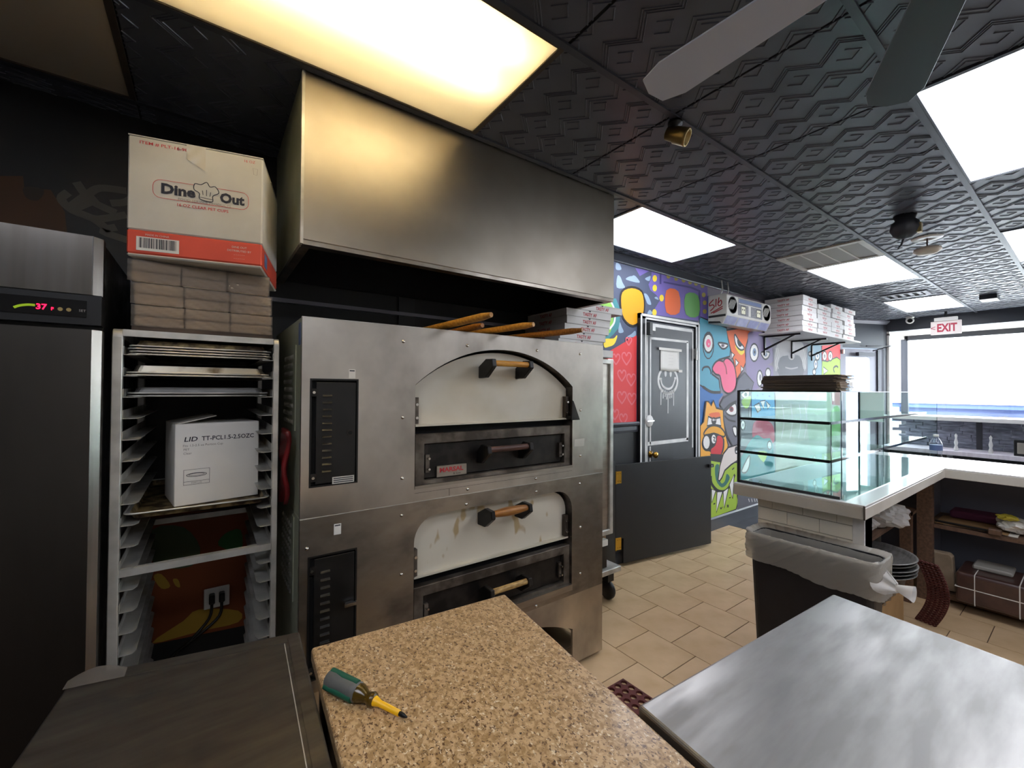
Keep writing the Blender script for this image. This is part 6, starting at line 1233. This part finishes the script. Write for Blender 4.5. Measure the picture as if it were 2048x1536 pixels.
m = MB(); m.hole([(3.985, 1.04), (4.58, 1.04), (4.58, 1.642), (3.985, 1.642)], [(4.03, 1.08), (4.54, 1.08), (4.54, 1.60), (4.03, 1.60)], ZC - .012, ZC + .02, 'apron', 'z'); m.build('frame', vt)
m = MB(); m.box(4.03, 4.54, 1.08, 1.60, ZC + .03, ZC + .04, 'gap'); m.build('duct', vt)
for k in range(4):
    m = MB(); m.add([(4.03, 1.085 + .13 * k, ZC - .005), (4.54, 1.085 + .13 * k, ZC - .005), (4.54, 1.205 + .13 * k, ZC - .003), (4.03, 1.205 + .13 * k, ZC - .003)], [(0, 1, 2, 3)], 'vent_gray'); m.build('slat', vt, solid=.003)
for k in range(3): m = MB(); m.box(4.03, 4.54, 1.205 + .13 * k, 1.217 + .13 * k, ZC - .010, ZC, 'apron'); m.build('divider', vt)
vt = thing('air_vent', (6.65, 1.34, ZC), 'small dark ceiling vent before the last light panel', 'vent'); m = MB(); m.hole([(6.52, 1.14), (6.82, 1.14), (6.82, 1.54), (6.52, 1.54)], [(6.56, 1.18), (6.78, 1.18), (6.78, 1.50), (6.56, 1.50)], ZC - .014, ZC, 'frame_gray', 'z'); m.build('frame', vt); m = MB(); m.box(6.56, 6.78, 1.18, 1.50, ZC - .004, ZC, 'gap'); m.build('duct', vt)
for k in range(4): m = MB(); m.box(6.56, 6.78, 1.20 + .075 * k, 1.235 + .075 * k, ZC - .010, ZC - .006, 'frame_gray'); m.build('slat', vt)
m = MB(); m.box(7.42, 7.66, .70, .84, ZC - .05, ZC, 'mullion'); m.box(7.42, 7.66, .70, .84, ZC - .055, ZC - .05, 'white_plastic'); tag(m.build('ceiling_box'), 'small dark box fixed to the ceiling beyond the bright panels', 'box')
# brass spotlights
for x, yy, lb in ((1.60, 1.05, 'brass spotlight on the ceiling beyond the fluorescent panel'), (.77, .80, 'brass spotlight at the top beside the fluorescent panel')):
    t = thing('ceiling_spotlight', (x, yy, ZC - .12), lb, 'spotlight', 'brass ceiling spotlights'); m = MB(); m.lathe([(0, 0), (.03, 0), (.03, -.012), (.014, -.02), (.014, -.04), (0, -.045)], (x, yy, ZC - .009), 'black_metal', 18); m.build('mount', t)
    d = Vector((.30, -.67, -.36)).normalized(); c0 = Vector((x, yy, ZC - .065)); m = MB(); m.lathe([(0, -.04), (.026, -.037), (.029, -.006), (.034, 0), (.036, .045), (.037, .055), (.029, .056), (.025, .025), (0, .022)], c0, 'brass_dull', 22, d); m.build('lamp_head', t)
    m = MB(); m.lathe([(0, .026), (.025, .0265)], c0, 'screen_black', 16, d); m.build('lens', t)
# dark motor with cord, hanging detector, dome camera, exit sign
t = thing('pendant_socket', (3.68, .74, ZC - .16), 'dark hanging socket with a dangling cord near the white detector', 'socket'); m = MB(); m.lathe([(0, 0), (.06, 0), (.05, -.03), (.07, -.05), (.078, -.09), (.06, -.13), (.03, -.15), (0, -.152)], (3.68, .74, ZC), 'dark_gray', 18); m.box(3.66, 3.70, .66, .70, ZC - .13, ZC - .07, 'brass_dull'); m.build('body', t)
m = MB(); m.tube([(3.69, .75, ZC - .15), (3.68, .76, ZC - .19), (3.66, .77, ZC - .21)], .006, 'dark_gray', 6); m.build('cord', t)
t = thing('smoke_detector', (4.34, .75, ZC - .13), 'white smoke detector dangling below its ceiling plate', 'detector'); m = MB(); m.lathe([(0, -.004), (.02, -.004), (.02, -.008), (.085, -.008), (.09, 0), (0, 0)], (4.34, .75, ZC - .001), 'white_plastic', 26); m.build('ceiling_plate', t)
m = MB(); m.lathe([(0, 0), (.04, 0), (.075, -.012), (.08, -.03), (.055, -.05), (.03, -.055), (0, -.055)], (4.34, .75, ZC - .07), 'detector', 26); m.build('body', t); m = MB(); m.tube([(4.34, .75, ZC - .005), (4.345, .752, ZC - .04), (4.34, .75, ZC - .072)], .005, 'red_wood', 6); m.build('wire', t)
t = thing('dome_camera', (8.7, 1.70, ZC - .08), 'small white camera on the ceiling before the window', 'camera'); m = MB(); m.lathe([(0, 0), (.05, 0), (.05, -.02), (.02, -.03), (0, -.03)], (8.7, 1.70, ZC), 'white_plastic', 18); m.build('mount', t); m = MB(); m.lathe([(0, -.03), (.045, -.02), (.05, .02), (.035, .025), (0, .02)], (8.68, 1.70, ZC - .06), 'white_plastic', 18, (-.9, -.3, -.2)); m.build('head', t)
m = MB(); m.lathe([(0, .0265), (.03, .0265)], (8.68, 1.70, ZC - .06), 'screen_black', 16, (-.9, -.3, -.2)); m.build('lens', t)
ex = thing('exit_sign', (8.5, 1.285, 2.29), 'white sign with red EXIT letters hanging before the window', 'sign'); m = MB(); m.box(8.5, 8.53, 1.13, 1.44, 2.29, 2.48, 'exit_white'); m.build('panel', ex, bevel=.004); m = MB(); m.box(8.48, 8.55, 1.17, 1.40, 2.48, 2.53, 'white_plastic'); m.cyl((8.515, 1.285, 2.53), (8.515, 1.285, ZC), .015, 'dark_gray'); m.build('mount', ex)
write('EXIT', (8.4985, 1.275, 2.378), (0, -1, 0), (0, 0, 1), .155, 'exit_red', ex, width=.20, bold=.035); write('<', (8.4985, 1.415, 2.38), (0, -1, 0), (0, 0, 1), .10, 'exit_red', ex)
# ceiling fan, blades at rest
HB = Vector((1.08, .09, 2.36)); fn_ = thing('ceiling_fan', (HB.x, HB.y, 2.30), 'ceiling fan with dark blades above the worktables', 'fan')
m = MB(); m.lathe([(0, -.07), (.06, -.06), (.09, -.02), (.10, .03), (.08, .06), (.03, .07), (.018, .10), (.018, ZC - HB.z), (0, ZC - HB.z)], HB, 'fan_blade', 24); m.build('motor', fn_)
for k in range(5):
    a = math.radians((91, 25, -48, -120, 168)[k]); c, s_ = math.cos(a), math.sin(a); xf = Matrix.Translation(HB) @ Matrix.Rotation(a, 4, 'Z') @ Matrix.Rotation(math.radians(11), 4, 'X')
    pts = [(.16, -.045), (.62, -.068), (.685, -.05), (.70, 0), (.685, .05), (.62, .068), (.16, .045)]
    m = MB(xf); m.prism(pts, -.003, .003, 'fan_pale' if k == 0 else 'fan_blade', 'z'); b_ = m.build('blade', fn_, bevel=.001); m = MB(xf); m.prism([(.08, -.015), (.22, -.03), (.22, .03), (.08, .015)], -.012, -.004, 'fan_blade', 'z'); m.build('blade_bracket', b_)
